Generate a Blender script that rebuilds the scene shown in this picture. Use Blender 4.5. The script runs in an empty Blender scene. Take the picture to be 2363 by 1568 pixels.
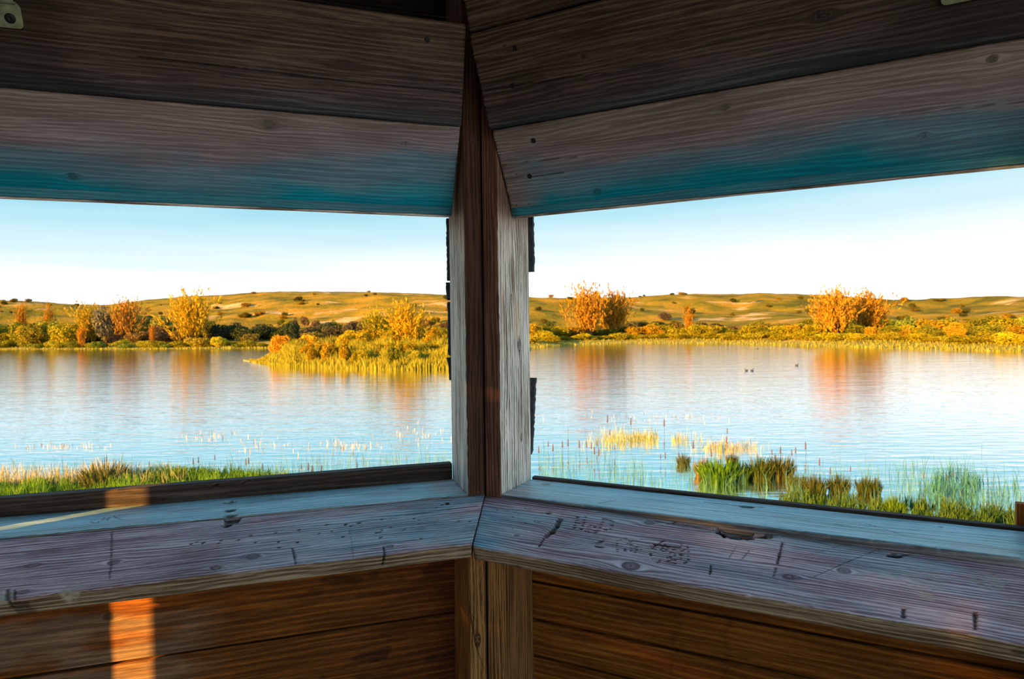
import bpy, math, random
import numpy as np
from mathutils import Vector, Matrix

rng = np.random.RandomState(7)
random.seed(7)
SC = bpy.context.scene
COL = SC.collection

# ------------------------------------------------------------------ camera
F, CX, CY = 1480.0, 1181.5, 784.0
EYE = 3.0                                   # eye height over the water
pitch, roll = math.radians(1.0), math.radians(0.727)
fwd = np.array([0, math.cos(pitch), -math.sin(pitch)])
r0 = np.array([1.0, 0, 0]); u0 = np.cross(r0, fwd)
right = math.cos(roll) * r0 - math.sin(roll) * u0
up = math.sin(roll) * r0 + math.cos(roll) * u0
E = np.array([0, 0, EYE])
cam_d = bpy.data.cameras.new('camera'); cam = bpy.data.objects.new('camera', cam_d); COL.objects.link(cam)
cam_d.sensor_width = 36.0; cam_d.lens = F / 2363 * 36.0
cam_d.clip_start = 0.02; cam_d.clip_end = 5000
m = Matrix(((right[0], up[0], -fwd[0], 0), (right[1], up[1], -fwd[1], 0), (right[2], up[2], -fwd[2], EYE), (0, 0, 0, 1)))
cam.matrix_world = m
cam_d.dof.use_dof = True; cam_d.dof.focus_distance = 1.45; cam_d.dof.aperture_fstop = 9.0
SC.camera = cam

# ------------------------------------------------------------------ world, sun, exposure
SC.view_settings.view_transform = 'Standard'; SC.view_settings.look = 'None'
SC.view_settings.gamma = 1.0; SC.view_settings.use_curve_mapping = False
SC.view_settings.exposure = 0.0
try:
    SC.cycles.use_denoising = True
    SC.cycles.max_bounces = 10; SC.cycles.diffuse_bounces = 6
except Exception: pass

def lin(r, g, b):
    f = lambda c: (c / 255 / 12.92) if c / 255 <= 0.04045 else ((c / 255 + 0.055) / 1.055) ** 2.4
    return (f(r), f(g), f(b), 1.0)

world = bpy.data.worlds.new('sky'); SC.world = world; world.use_nodes = True
nt = world.node_tree; nt.nodes.clear()
wo = nt.nodes.new('ShaderNodeOutputWorld'); bg = nt.nodes.new('ShaderNodeBackground')
tc = nt.nodes.new('ShaderNodeTexCoord'); sx = nt.nodes.new('ShaderNodeSeparateXYZ')
nt.links.new(tc.outputs['Generated'], sx.inputs[0])
nz = nt.nodes.new('ShaderNodeTexNoise'); nz.inputs['Scale'].default_value = 3.0; nz.inputs['Detail'].default_value = 3
mp = nt.nodes.new('ShaderNodeMapping'); mp.inputs['Scale'].default_value = (1, 1, 14)
nt.links.new(tc.outputs['Generated'], mp.inputs[0]); nt.links.new(mp.outputs[0], nz.inputs['Vector'])
ad = nt.nodes.new('ShaderNodeMath'); ad.operation = 'MULTIPLY_ADD'
nt.links.new(nz.outputs[0], ad.inputs[0]); ad.inputs[1].default_value = 0.05; nt.links.new(sx.outputs[2], ad.inputs[2])
# the sky is bluer to the left of the view (away from the haze) : soft azimuth term on x
ax = nt.nodes.new('ShaderNodeMath'); ax.operation = 'MULTIPLY_ADD'
nt.links.new(sx.outputs[0], ax.inputs[0]); ax.inputs[1].default_value = -0.035; nt.links.new(ad.outputs[0], ax.inputs[2])
cr = nt.nodes.new('ShaderNodeValToRGB'); nt.links.new(ax.outputs[0], cr.inputs[0])
el = cr.color_ramp.elements
el[0].position = 0.0; el[0].color = (2.4, 2.25, 2.1, 1)
el[1].position = 1.0; el[1].color = (0.32, 0.56, 0.82, 1)
for p, c in [(0.045, (1.9, 1.82, 1.74, 1)), (0.085, (1.2, 1.2, 1.17, 1)), (0.13, (0.78, 0.88, 0.91, 1)), (0.195, (0.44, 0.72, 0.83, 1)),
             (0.25, (0.17, 0.55, 0.69, 1)), (0.42, (0.34, 0.66, 0.84, 1)), (0.7, (0.34, 0.60, 0.83, 1))]:
    e = el.new(p); e.color = c
nt.links.new(cr.outputs[0], bg.inputs[0]); bg.inputs[1].default_value = 1.15
nt.links.new(bg.outputs[0], wo.inputs[0])

SUN = np.array([0.734, 0.679]); SUN /= np.linalg.norm(SUN)
sel = math.radians(10)
sdir = Vector((SUN[0] * math.cos(sel), SUN[1] * math.cos(sel), -math.sin(sel)))
sl = bpy.data.lights.new('sun', 'SUN'); so = bpy.data.objects.new('sun', sl); COL.objects.link(so)
sl.energy = 20.0; sl.color = (1.0, 0.52, 0.10); sl.angle = math.radians(0.9)
so.rotation_euler = sdir.to_track_quat('-Z', 'Y').to_euler(); so.location = (-20, -20, 12)

# ------------------------------------------------------------------ helpers
def ray(px, py):
    d = fwd * F + right * (px - CX) - up * (py - CY)
    return d / np.linalg.norm(d)
def hit(px, py, o, n):
    d = ray(px, py); return E + d * (np.dot(o - E, n) / np.dot(d, n))
def horizon(px): return 758.2 - 0.0127 * (px - CX)
def tag(o, label=None, cat=None, group=None, kind=None):
    if label: o['label'] = label
    if cat: o['category'] = cat
    if group: o['group'] = group
    if kind: o['kind'] = kind
    return o
def empty(name, loc=(0, 0, 0), label=None, cat=None, group=None, kind=None):
    o = bpy.data.objects.new(name, None); COL.objects.link(o); o.location = loc; o.empty_display_size = 0.1
    return tag(o, label, cat, group, kind)
def link(name, me, mat, parent=None, loc=(0, 0, 0)):
    o = bpy.data.objects.new(name, me); COL.objects.link(o)
    if mat is not None and not me.materials: me.materials.append(mat)
    o.location = loc
    if parent is not None:
        o.parent = parent
        o.location = Vector(loc) - parent.location      # parents are unrotated, unscaled empties or meshes
    return o
def mesh_np(name, V, Q, smooth=False, attrs=None):
    """V (n,3), Q (m,k) with k 3 or 4"""
    V = np.asarray(V, dtype=np.float32); Q = np.asarray(Q, dtype=np.int32)
    me = bpy.data.meshes.new(name); n, k = len(Q), Q.shape[1]
    me.vertices.add(len(V)); me.vertices.foreach_set('co', V.ravel())
    me.loops.add(n * k); me.loops.foreach_set('vertex_index', Q.ravel())
    me.polygons.add(n); me.polygons.foreach_set('loop_start', np.arange(0, n * k, k, dtype=np.int32))
    me.update(calc_edges=True); me.validate()
    if smooth: me.polygons.foreach_set('use_smooth', np.ones(len(me.polygons), dtype=bool))
    for an, av in (attrs or {}).items():
        av = np.asarray(av, dtype=np.float32)
        if av.ndim == 1:
            a = me.attributes.new(an, 'FLOAT', 'POINT'); a.data.foreach_set('value', av)
        else:
            a = me.attributes.new(an, 'FLOAT_VECTOR', 'POINT'); a.data.foreach_set('vector', av.ravel())
    return me
_tab = {}
def vn(x, y, seed=0):
    """smooth value noise, 0..1"""
    if seed not in _tab: _tab[seed] = np.random.RandomState(seed + 11).rand(128, 128)
    T = _tab[seed]; xi = np.floor(x).astype(int); yi = np.floor(y).astype(int)
    fx = x - xi; fy = y - yi; fx = fx * fx * (3 - 2 * fx); fy = fy * fy * (3 - 2 * fy)
    g = lambda a, b: T[a % 128, b % 128]
    return (g(xi, yi) * (1 - fx) + g(xi + 1, yi) * fx) * (1 - fy) + (g(xi, yi + 1) * (1 - fx) + g(xi + 1, yi + 1) * fx) * fy
def fbm(x, y, seed=0, o=4):
    s = 0; a = 1; t = 0
    for i in range(o): s = s + a * vn(x * 2 ** i, y * 2 ** i, seed + i); t += a; a *= 0.5
    return s / t
def sst(a, b, x):
    t = np.clip((x - a) / (b - a), 0, 1); return t * t * (3 - 2 * t)

# ------------------------------------------------------------------ wood material
def N(nt, t, **kw):
    n = nt.nodes.new(t)
    for k, v in kw.items(): setattr(n, k, v)
    return n
def wood(name, cd, cl, t1=None, t2=None, ring=150.0, bump=0.5, rough=0.8, contrast=(0.3, 0.72), spec=0.25, darkc=(0.006, 0.004, 0.003, 1), pale=(0.6, 0.52, 0.4, 1), dist=0.002):
    mt = bpy.data.materials.new(name); mt.use_nodes = True; nt = mt.node_tree; L = nt.links.new
    bs = nt.nodes['Principled BSDF']; bs.inputs['Roughness'].default_value = rough; bs.inputs['Specular IOR Level'].default_value = spec
    at = N(nt, 'ShaderNodeAttribute', attribute_name='gc'); sp = N(nt, 'ShaderNodeSeparateXYZ'); L(at.outputs['Vector'], sp.inputs[0])
    def noise(fx, fy, detail=3, seed=0.0):
        mp = N(nt, 'ShaderNodeMapping'); mp.inputs['Scale'].default_value = (fx, fy, 1); mp.inputs['Location'].default_value = (seed, seed * 2, 0)
        L(at.outputs['Vector'], mp.inputs[0]); n = N(nt, 'ShaderNodeTexNoise'); n.inputs['Scale'].default_value = 1; n.inputs['Detail'].default_value = detail
        L(mp.outputs[0], n.inputs['Vector']); return n.outputs[0]
    def mth(op, a, b=None, c=None, clamp=False):
        n = N(nt, 'ShaderNodeMath', operation=op, use_clamp=clamp)
        for i, v in enumerate((a, b, c)):
            if v is None: continue
            if isinstance(v, (int, float)): n.inputs[i].default_value = v
            else: L(v, n.inputs[i])
        return n.outputs[0]
    def mix(a, b, f):
        n = N(nt, 'ShaderNodeMix', data_type='RGBA')
        if isinstance(f, (int, float)): n.inputs[0].default_value = f
        else: L(f, n.inputs[0])
        for i, v in ((6, a), (7, b)):
            if isinstance(v, tuple): n.inputs[i].default_value = v
            else: L(v, n.inputs[i])
        return n.outputs[2]
    warp = noise(2.2, 16, 3, 3.1)
    yy = mth('MULTIPLY_ADD', warp, 0.05, sp.outputs[1])
    rg = mth('MULTIPLY_ADD', mth('SINE', mth('MULTIPLY', yy, ring * 2 * math.pi * 0.5)), 0.5, 0.5)
    rg = mth('POWER', rg, 1.6)
    n1 = noise(4.5, ring * 1.5, 5, 1.7); n2 = noise(40, ring * 6, 3, 5.2); n3 = noise(5, 26, 4, 8.8)
    g = mth('ADD', mth('MULTIPLY', rg, 0.13), mth('ADD', mth('MULTIPLY', n1, 0.56), mth('MULTIPLY', n2, 0.38)))
    g = mth('ADD', g, mth('MULTIPLY_ADD', n3, 0.35, -0.26))
    mr = N(nt, 'ShaderNodeMapRange', interpolation_type='SMOOTHSTEP'); L(g, mr.inputs[0]); mr.inputs[1].default_value = contrast[0]; mr.inputs[2].default_value = contrast[1]
    gg = mr.outputs[0]
    col = mix(cd, cl, gg)
    for t, an in ((t1, 'tint'), (t2, 'tintb')):
        if t:
            a = N(nt, 'ShaderNodeAttribute', attribute_name=an)
            col = mix(col, mix(t[0], t[1], gg), a.outputs['Fac'])
    pa = N(nt, 'ShaderNodeAttribute', attribute_name='pale'); col = mix(col, pale, pa.outputs['Fac'])
    dk = N(nt, 'ShaderNodeAttribute', attribute_name='dark'); col = mix(col, darkc, dk.outputs['Fac'])
    L(col, bs.inputs['Base Color'])
    hgt = mth('ADD', mth('MULTIPLY', rg, 0.2), mth('ADD', mth('MULTIPLY', n1, 0.8), mth('MULTIPLY', n2, 0.5)))
    bp = N(nt, 'ShaderNodeBump'); bp.inputs['Strength'].default_value = bump; bp.inputs['Distance'].default_value = dist; L(hgt, bp.inputs['Height'])
    L(bp.outputs[0], bs.inputs['Normal'])
    return mt
def plain(name, c, rough=0.7, metal=0.0, spec=0.4, nscale=60.0, var=0.35):
    mt = bpy.data.materials.new(name); mt.use_nodes = True; nt = mt.node_tree; bs = nt.nodes['Principled BSDF']
    tc = N(nt, 'ShaderNodeTexCoord'); n = N(nt, 'ShaderNodeTexNoise'); n.inputs['Scale'].default_value = nscale; n.inputs['Detail'].default_value = 4
    nt.links.new(tc.outputs['Object'], n.inputs['Vector'])
    r = N(nt, 'ShaderNodeValToRGB'); nt.links.new(n.outputs[0], r.inputs[0])
    r.color_ramp.elements[0].position = 0.3; r.color_ramp.elements[1].position = 0.7
    r.color_ramp.elements[0].color = tuple(x * (1 - var) for x in c[:3]) + (1,); r.color_ramp.elements[1].color = tuple(min(1, x * (1 + var)) for x in c[:3]) + (1,)
    nt.links.new(r.outputs[0], bs.inputs['Base Color'])
    bs.inputs['Roughness'].default_value = rough; bs.inputs['Metallic'].default_value = metal; bs.inputs['Specular IOR Level'].default_value = spec
    return mt

# ------------------------------------------------------------------ board builder
seedc = [0]
def board(name, mat, o, ex, ey, ez, Ln, W, T, parent=None, du=0.012, dv=0.004, ds=0.006, r=0.003, knots=(), feats=(), fn=None,
          x0f=None, x1f=None, edge=0.0008, wob=0.0, seed=None):
    """A plank: x along ex (0..Ln), y along ey (0..W), z = 0 on its worked face (normal ez), -T at its back.
    One closed cross-section swept along its length; s runs around the section (0..W is the worked face)."""
    if seed is None: seedc[0] += 1; seed = seedc[0]
    o = np.asarray(o, float); ex = np.asarray(ex, float); ey = np.asarray(ey, float); ez = np.asarray(ez, float)
    flip = np.dot(np.cross(ex, ey), ez) < 0
    # profile
    ys, zs, nyl, nzl, ss = [], [], [], [], []
    def seg(p0, p1, n, nn, s0, s1):
        for i in range(n):
            t = i / n
            ys.append(p0[0] + (p1[0] - p0[0]) * t); zs.append(p0[1] + (p1[1] - p0[1]) * t); nyl.append(nn[0]); nzl.append(nn[1]); ss.append(s0 + (s1 - s0) * t)
    def cor(c, a0, s0, s1, k=3):
        for i in range(k):
            t = i / k; a = a0 - t * math.pi / 2
            ys.append(c[0] + r * math.cos(a)); zs.append(c[1] + r * math.sin(a)); nyl.append(math.cos(a)); nzl.append(math.sin(a)); ss.append(s0 + (s1 - s0) * t)
    nW = max(2, int(W / dv)); nT = max(1, int(T / ds)); nB = max(2, int(W / 0.04))
    seg((r, 0), (W - r, 0), nW, (0, 1), r, W - r); cor((W - r, -r), math.pi / 2, W - r, W + r)
    seg((W, -r), (W, -T + r), nT, (1, 0), W + r, W + T - r); cor((W - r, -T + r), 0, W + T - r, W + T + r, 2)
    seg((W - r, -T), (r, -T), nB, (0, -1), W + T + r, 2 * W + T - r); cor((r, -T + r), -math.pi / 2, 2 * W + T - r, 2 * W + T + r, 2)
    seg((0, -T + r), (0, -r), nT, (-1, 0), 2 * W + T + r, 2 * W + 2 * T - r); cor((r, -r), -math.pi, 2 * W + 2 * T - r, 2 * W + 2 * T + r - 1e-4)
    ys, zs, nyl, nzl, ss = map(np.array, (ys, zs, nyl, nzl, ss)); M = len(ys)
    nL = max(2, int(Ln / du)) + 1
    tx = np.linspace(0, 1, nL)[:, None]; Y = np.repeat(ys[None], nL, 0); Z = np.repeat(zs[None], nL, 0); S = np.repeat(ss[None], nL, 0)
    xa = x0f(ys)[None] if x0f else 0.0; xb = x1f(ys)[None] if x1f else Ln
    X = xa + tx * (xb - xa) + np.zeros_like(Y)
    if wob: # uneven long edge
        Y = Y + np.where(Y > W * 0.5, (fbm(X * 9, X * 0 + seed, 3) - 0.5) * wob, 0) * sst(W * 0.5, W, Y)
    face = (ss <= W + r)[None] & np.ones_like(Y, bool)
    GV = S.copy(); D = np.zeros_like(Y); H = np.zeros_like(Y); PALE = np.zeros_like(Y)
    near = np.ones_like(Y)
    SY = np.where(S > W + 2 * T + W * 0.5, S - (2 * W + 2 * T), S)   # wrap
    for (kx, ky, kr, kd) in knots:
        kr = kr * 0.72
        dx = (X - kx) / 2.2; dy = SY - ky; rho2 = dx * dx + dy * dy
        rr = np.maximum(rho2, kr * kr)
        GV = GV - dy * (kr * kr) / rr * 1.2 * np.exp(-rho2 / (kr * kr * 22))
        q = ((X - kx) / 1.25) ** 2 + dy * dy
        ins = 1 - sst((kr * 0.75) ** 2, (kr * 1.05) ** 2, q)
        rim = np.exp(-((np.sqrt(q) - kr) / (kr * 0.22)) ** 2)
        GV = GV * (1 - ins) + ins * (ky + np.sqrt(q) * 2.2)
        D = np.maximum(D, ins * kd * 0.75); D = np.maximum(D, rim * kd)
        H = H - rim * 0.0007
    for ft in feats:
        k = ft[0]
        if k == 'hole':      # x, y, rx, ry, depth, dark
            _, fx, fy, rx, ry, dep, dk = ft
            q = ((X - fx) / rx) ** 2 + ((SY - fy) / ry) ** 2
            q = q * (0.75 + 0.6 * fbm(X * 160, SY * 160, seed + 5, 2))
            mk = 1 - sst(0.6, 1.1, q); H = H - mk * dep; D = np.maximum(D, mk * dk)
            rimm = np.exp(-((q - 1.25) / 0.22) ** 2) * dk; PALE = np.maximum(PALE, rimm * 0.35)
        elif k == 'crack':   # [(x,y)...], width, depth, dark
            _, pts, w, dep, dk = ft
            for (a, b) in zip(pts[:-1], pts[1:]):
                vx, vy = b[0] - a[0], b[1] - a[1]; l2 = vx * vx + vy * vy + 1e-12
                t = np.clip(((X - a[0]) * vx + (SY - a[1]) * vy) / l2, 0, 1)
                d = np.hypot(X - a[0] - t * vx, SY - a[1] - t * vy)
                ww = w * (0.6 + 0.8 * vn(X * 90, SY * 90, seed + 9))
                mk = 1 - sst(ww * 0.35, ww, d); H = H - mk * dep; D = np.maximum(D, mk * dk)
        elif k == 'pale':
            _, fx, fy, rx, ry, st = ft
            q = ((X - fx) / rx) ** 2 + ((SY - fy) / ry) ** 2
            mk = (1 - sst(0.4, 1.0, q)) * sst(0.3, 0.6, fbm(X * 120, SY * 120, seed + 3)); PALE = np.maximum(PALE, mk * st)
            H = H - mk * 0.0012
    H = H + (fbm(X * 3, GV * 260, seed + 1, 2) - 0.5) * edge + (fbm(X * 7, SY * 14, seed + 2, 3) - 0.5) * edge * 1.5
    # broken arris
    ar = np.exp(-((SY - W) / 0.005) ** 2) * sst(0.5, 0.75, fbm(X * 38, X * 0 + seed, seed + 4)) * edge * 3
    H = H - ar
    Y = Y + nyl[None] * H; Z = Z + nzl[None] * H
    A = dict(gc=None, dark=D, pale=PALE, tint=np.zeros_like(Y), tintb=np.zeros_like(Y))
    if fn: fn(A, X, SY, W, T, seed)
    V = o[None, None] * 0 + X[..., None] * ex + Y[..., None] * ey + Z[..., None] * ez
    gc = np.stack([X + seed * 3.17, GV + seed * 0.731, np.zeros_like(X)], -1)
    ii = np.arange(nL - 1)[:, None] * M; jj = np.arange(M)[None]
    a = ii + jj; b = ii + (jj + 1) % M; c = b + M; d = a + M
    Q = np.stack([a, d, c, b], -1).reshape(-1, 4)
    # end caps: strips across the section between paired points (center fan)
    cen = [V[0].mean(0), V[-1].mean(0)]; nv = nL * M
    Vv = np.concatenate([V.reshape(-1, 3), np.array(cen)])
    idx = np.arange(M); nx = (idx + 1) % M
    c0 = np.stack([idx, nx, np.full(M, nv), np.full(M, nv)], -1)[:, :3]
    c1 = np.stack([nx + (nL - 1) * M, idx + (nL - 1) * M, np.full(M, nv + 1)], -1)
    me = bpy.data.meshes.new(name)
    if flip: Q = Q[:, ::-1]; c0 = c0[:, ::-1]; c1 = c1[:, ::-1]
    tri = np.concatenate([c0, c1]); k4 = len(Q) * 4; k3 = len(tri) * 3
    me.vertices.add(len(Vv)); me.vertices.foreach_set('co', Vv.astype(np.float32).ravel())
    me.loops.add(k4 + k3); me.loops.foreach_set('vertex_index', np.concatenate([Q.ravel(), tri.ravel()]).astype(np.int32))
    me.polygons.add(len(Q) + len(tri))
    me.polygons.foreach_set('loop_start', np.concatenate([np.arange(0, k4, 4), k4 + np.arange(0, k3, 3)]).astype(np.int32))
    me.update(calc_edges=True)
    sm = np.ones(len(Q) + len(tri), bool); sm[len(Q):] = False; me.polygons.foreach_set('use_smooth', sm)
    pad = lambda q: np.concatenate([q.reshape(-1), [0, 0]]).astype(np.float32)
    for an in ('dark', 'pale', 'tint', 'tintb'):
        aa = me.attributes.new(an, 'FLOAT', 'POINT'); aa.data.foreach_set('value', pad(np.clip(A[an], 0, 1)))
    g3 = np.concatenate([gc.reshape(-1, 3), [[0, seed, 0], [0.1, seed, 0]]]).astype(np.float32)
    aa = me.attributes.new('gc', 'FLOAT_VECTOR', 'POINT'); aa.data.foreach_set('vector', g3.ravel())
    return link(name, me, mat, parent, tuple(o))

# ------------------------------------------------------------------ hide geometry frame
C0 = np.array([-0.0674, 1.5, 0.0])
aL, aR = math.radians(72.23), math.radians(62.8)
UL = np.array([-math.sin(aL), -math.cos(aL), 0]); OL = np.array([-math.cos(aL), math.sin(aL), 0])
UR = np.array([math.sin(aR), -math.cos(aR), 0]); OR = np.array([math.cos(aR), math.sin(aR), 0])
ZU = np.array([0, 0, 1.0])
def wp(side, u, d, h):
    """point: u along the wall from the corner, d outward from the studs' inner face, h over the eye"""
    U, O = (UL, OL) if side == 'L' else (UR, OR)
    return C0 + U * u + O * d + ZU * (EYE + h)
def loc2(px, py, o, ex, ey, ez):
    p = hit(px, py, np.asarray(o), np.asarray(ez)) - o; return float(np.dot(p, ex)), float(np.dot(p, ey))
FLOOR, CEIL = -1.25, 0.97
D_ST = 0.165

# materials --------------------------------------------------------
M_shut = wood('weathered_shutter_wood_teal_glow', lin(132, 120, 114), lin(196, 184, 174), t1=(lin(140, 128, 138), lin(200, 182, 190)), t2=(lin(0, 140, 166), lin(0, 196, 222)), ring=220, bump=0.8)  # teal pair: the bright opening's glow, put into the wood colour
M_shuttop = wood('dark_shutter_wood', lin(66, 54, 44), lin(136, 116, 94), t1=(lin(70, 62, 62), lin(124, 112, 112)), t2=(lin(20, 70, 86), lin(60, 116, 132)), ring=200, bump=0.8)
M_sill = wood('sky_tinted_sill_wood', lin(60, 100, 110), lin(200, 224, 226), t1=(lin(108, 144, 158), lin(192, 230, 240)), t2=(lin(150, 110, 116), lin(225, 200, 200)), ring=190, bump=0.6, contrast=(0.30, 0.62), rough=0.36, spec=1.0)
M_shelf = wood('weathered_shelf_wood_sky_tint', lin(146, 106, 116), lin(250, 222, 230), t1=(lin(96, 140, 160), lin(190, 226, 242)), t2=(lin(110, 88, 62), lin(206, 182, 150)), ring=260, bump=0.9, contrast=(0.32, 0.58))
M_rail = wood('dark_rail_wood', lin(56, 44, 38), lin(112, 94, 84), ring=160, bump=0.6)
M_jamb = wood('silvered_stud_wood', lin(132, 116, 102), lin(255, 246, 234), t1=(lin(84, 56, 44), lin(142, 100, 78)), t2=(lin(112, 74, 38), lin(214, 158, 98)), ring=210, bump=1.0, contrast=(0.32, 0.52))
M_low = wood('brown_cladding_wood', lin(140, 78, 22), lin(218, 146, 60), t1=(lin(84, 42, 12), lin(165, 90, 34)), t2=(lin(130, 112, 92), lin(200, 176, 148)), ring=120, bump=0.7)
M_shingle = plain('dark_rough_shingle', lin(70, 74, 78), 0.95, nscale=90)
M_metal = plain('green_galvanised_metal', lin(150, 160, 128), 0.55, 0.3, nscale=70, var=0.25)
M_screw = plain('dark_screw_steel', lin(46, 46, 48), 0.5, 0.5, nscale=200)
M_shadeplank = wood('shade_darkened_plank_wood', lin(20, 16, 14), lin(48, 40, 34), ring=150, bump=0.4)  # plank wood near black: the roof void's shade is put into its colour
M_int = wood('interior_plank_wood', lin(84, 60, 42), lin(160, 124, 92), ring=120, bump=0.4)

# screw with cross recess -----------------------------------------
def screw_mesh():
    R, n = 1.0, 20; V = []; Qs = []
    for (rr, z) in ((1.0, 0.0), (1.0, 0.12), (0.82, 0.26), (0.5, 0.33)):
        for i in range(n): V.append((rr * math.cos(2 * math.pi * i / n), rr * math.sin(2 * math.pi * i / n), z))
    for k in range(3):
        for i in range(n): Qs.append((k * n + i, k * n + (i + 1) % n, (k + 1) * n + (i + 1) % n, (k + 1) * n + i))
    # recess: cross shaped pit drawn as star ring dropping down
    c = len(V)
    for i in range(n):
        a = 2 * math.pi * i / n; rr = 0.42 if (i % 5) in (0,) else 0.16
        V.append((rr * math.cos(a), rr * math.sin(a), 0.31))
    for i in range(n):
        a = 2 * math.pi * i / n; rr = 0.3 if (i % 5) in (0,) else 0.1
        V.append((rr * math.cos(a), rr * math.sin(a), -0.05))
    for i in range(n): Qs.append((3 * n + i, 3 * n + (i + 1) % n, c + (i + 1) % n, c + i)); Qs.append((c + i, c + (i + 1) % n, c + n + (i + 1) % n, c + n + i))
    for i in range(0, n, 2): Qs.append((c + n + i, c + n + (i + 1) % n, c + n + (i + 2) % n, c + n))
    return mesh_np('screw', V, Qs[:-1])
ME_SCREW = screw_mesh(); ME_SCREW.materials.append(M_screw)
def screw(parent, p, n, rad=0.0055):
    o = bpy.data.objects.new('screw', ME_SCREW); COL.objects.link(o)
    q = Vector(n).to_track_quat('Z', 'Y'); o.rotation_euler = q.to_euler(); o.scale = (rad, rad, rad)
    o.parent = parent; o.location = Vector(p) - parent.location
    return o

# ------------------------------------------------------------------ floor, ceiling, rear walls
def poly_corners(LL=1.15, LR=1.12):
    c0 = C0[:2]; cl = c0 + UL[:2] * LL; pts = [c0, cl]; ang = math.atan2(UL[1], UL[0])
    for k in range(1, 4):
        ang += math.radians(45); pts.append(pts[-1] + np.array([math.cos(ang), math.sin(ang)]) * 1.12)
    cr_ = c0 + UR[:2] * LR; rp = [cr_]; ang = math.atan2(UR[1], UR[0])
    for k in range(1, 3):
        ang -= math.radians(45); rp.append(rp[-1] + np.array([math.cos(ang), math.sin(ang)]) * 1.12)
    return pts, rp
PL, PR = poly_corners(); SILL = -0.385
outline = PL + PR[::-1]
def slab(name, z0, z1, grow, mat):
    c = np.mean(outline, 0); P = [c + (p - c) * grow for p in outline]; n = len(P)
    V = [(p[0], p[1], z0) for p in P] + [(p[0], p[1], z1) for p in P] + [(c[0], c[1], z0), (c[0], c[1], z1)]
    Qs = [(i, (i + 1) % n, n + (i + 1) % n, n + i) for i in range(n)]
    T = [(2 * n, (i + 1) % n, i) for i in range(n)] + [(2 * n + 1, n + i, n + (i + 1) % n) for i in range(n)]
    me = bpy.data.meshes.new(name); me.from_pydata(V, [], Qs + T); me.update()
    a = me.attributes.new('gc', 'FLOAT_VECTOR', 'POINT'); a.data.foreach_set('vector', np.array(V, dtype=np.float32).ravel())
    o = link(name, me, mat); tag(o, kind='structure'); return o
floor = slab('floor', EYE + FLOOR - 0.06, EYE + FLOOR, 1.0, M_int)
ceiling = slab('ceiling', EYE + CEIL, EYE + CEIL + 0.05, 1.12, M_shadeplank)

def rear_wall(name, a, b, ranges, gap=None, gap_top=-0.12):
    """boards stacked over z ranges; gap = (s0, s1) left free along the wall"""
    root = empty(name, (a[0], a[1], EYE + FLOOR), kind='structure')
    ex = np.array([b[0] - a[0], b[1] - a[1], 0]); Ln = np.linalg.norm(ex); ex /= Ln
    c = np.mean(outline, 0); nrm = np.cross(ex, ZU)
    if np.dot(nrm[:2], c - np.array(a)) < 0: nrm = -nrm
    segs = [(0, Ln)] if not gap else [(0, gap[0]), (gap[1], Ln)]
    for (h0, h1) in ranges:
        n = max(1, int(round((h1 - h0) / 0.19))); w = (h1 - h0) / n
        for k in range(n):
            for (s0, s1) in (segs if h0 + (k + 0.5) * w < gap_top else [(0, Ln)]):
                if s1 - s0 < 0.02: continue
                o = np.array([a[0], a[1], 0]) + ex * s0 + ZU * (EYE + h0 + k * w + 0.0015)
                board('board', M_int, o, ex, ZU, nrm, s1 - s0, w - 0.003, 0.022, root, du=0.2, dv=0.05, ds=0.02)
    return root
# the low sun slips through a gap beside the left corner stud
def sgap(px):
    o = wp('L', 0, D_ST, 0); p = hit(px, 1450, o, OL)[:2]
    a, b = np.array(PL[1]), np.array(PL[2]); e = (b - a) / np.linalg.norm(b - a)
    A = np.array([[-SUN[0], -e[0]], [-SUN[1], -e[1]]]); t, s = np.linalg.solve(A, a - p); return s
g0, g1 = sorted((sgap(258), sgap(404)))
print('GAP', g0, g1)
rear_wall('wall_side_left', PL[1], PL[2], [(FLOOR, CEIL)], gap=(0.0, g1))
rear_wall('wall_rear_left', PL[2], PL[3], [(FLOOR, CEIL)])
rear_wall('wall_rear', PL[3], PL[4], [(FLOOR, CEIL)])
rear_wall('wall_side_right', PR[0], PR[1], [(FLOOR, SILL - 0.05), (0.75, CEIL)])

# ------------------------------------------------------------------ studs
def stud_fn(side):
    def fn(A, X, S, W, T, seed):
        # face 0..W = inner face (brown), side faces silvered above the sill
        h = X + FLOOR                                   # height over the eye
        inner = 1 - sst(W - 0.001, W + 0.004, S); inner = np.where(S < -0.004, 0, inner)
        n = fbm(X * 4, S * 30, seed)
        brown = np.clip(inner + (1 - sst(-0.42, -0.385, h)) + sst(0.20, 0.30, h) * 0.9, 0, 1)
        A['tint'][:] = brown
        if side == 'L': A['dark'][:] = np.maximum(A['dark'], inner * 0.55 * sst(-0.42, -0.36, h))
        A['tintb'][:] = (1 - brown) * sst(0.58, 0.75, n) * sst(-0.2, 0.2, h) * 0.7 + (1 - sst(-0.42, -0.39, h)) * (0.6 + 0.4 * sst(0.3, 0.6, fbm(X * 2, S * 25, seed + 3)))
    return fn
def hx(h): return h - FLOOR
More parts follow.
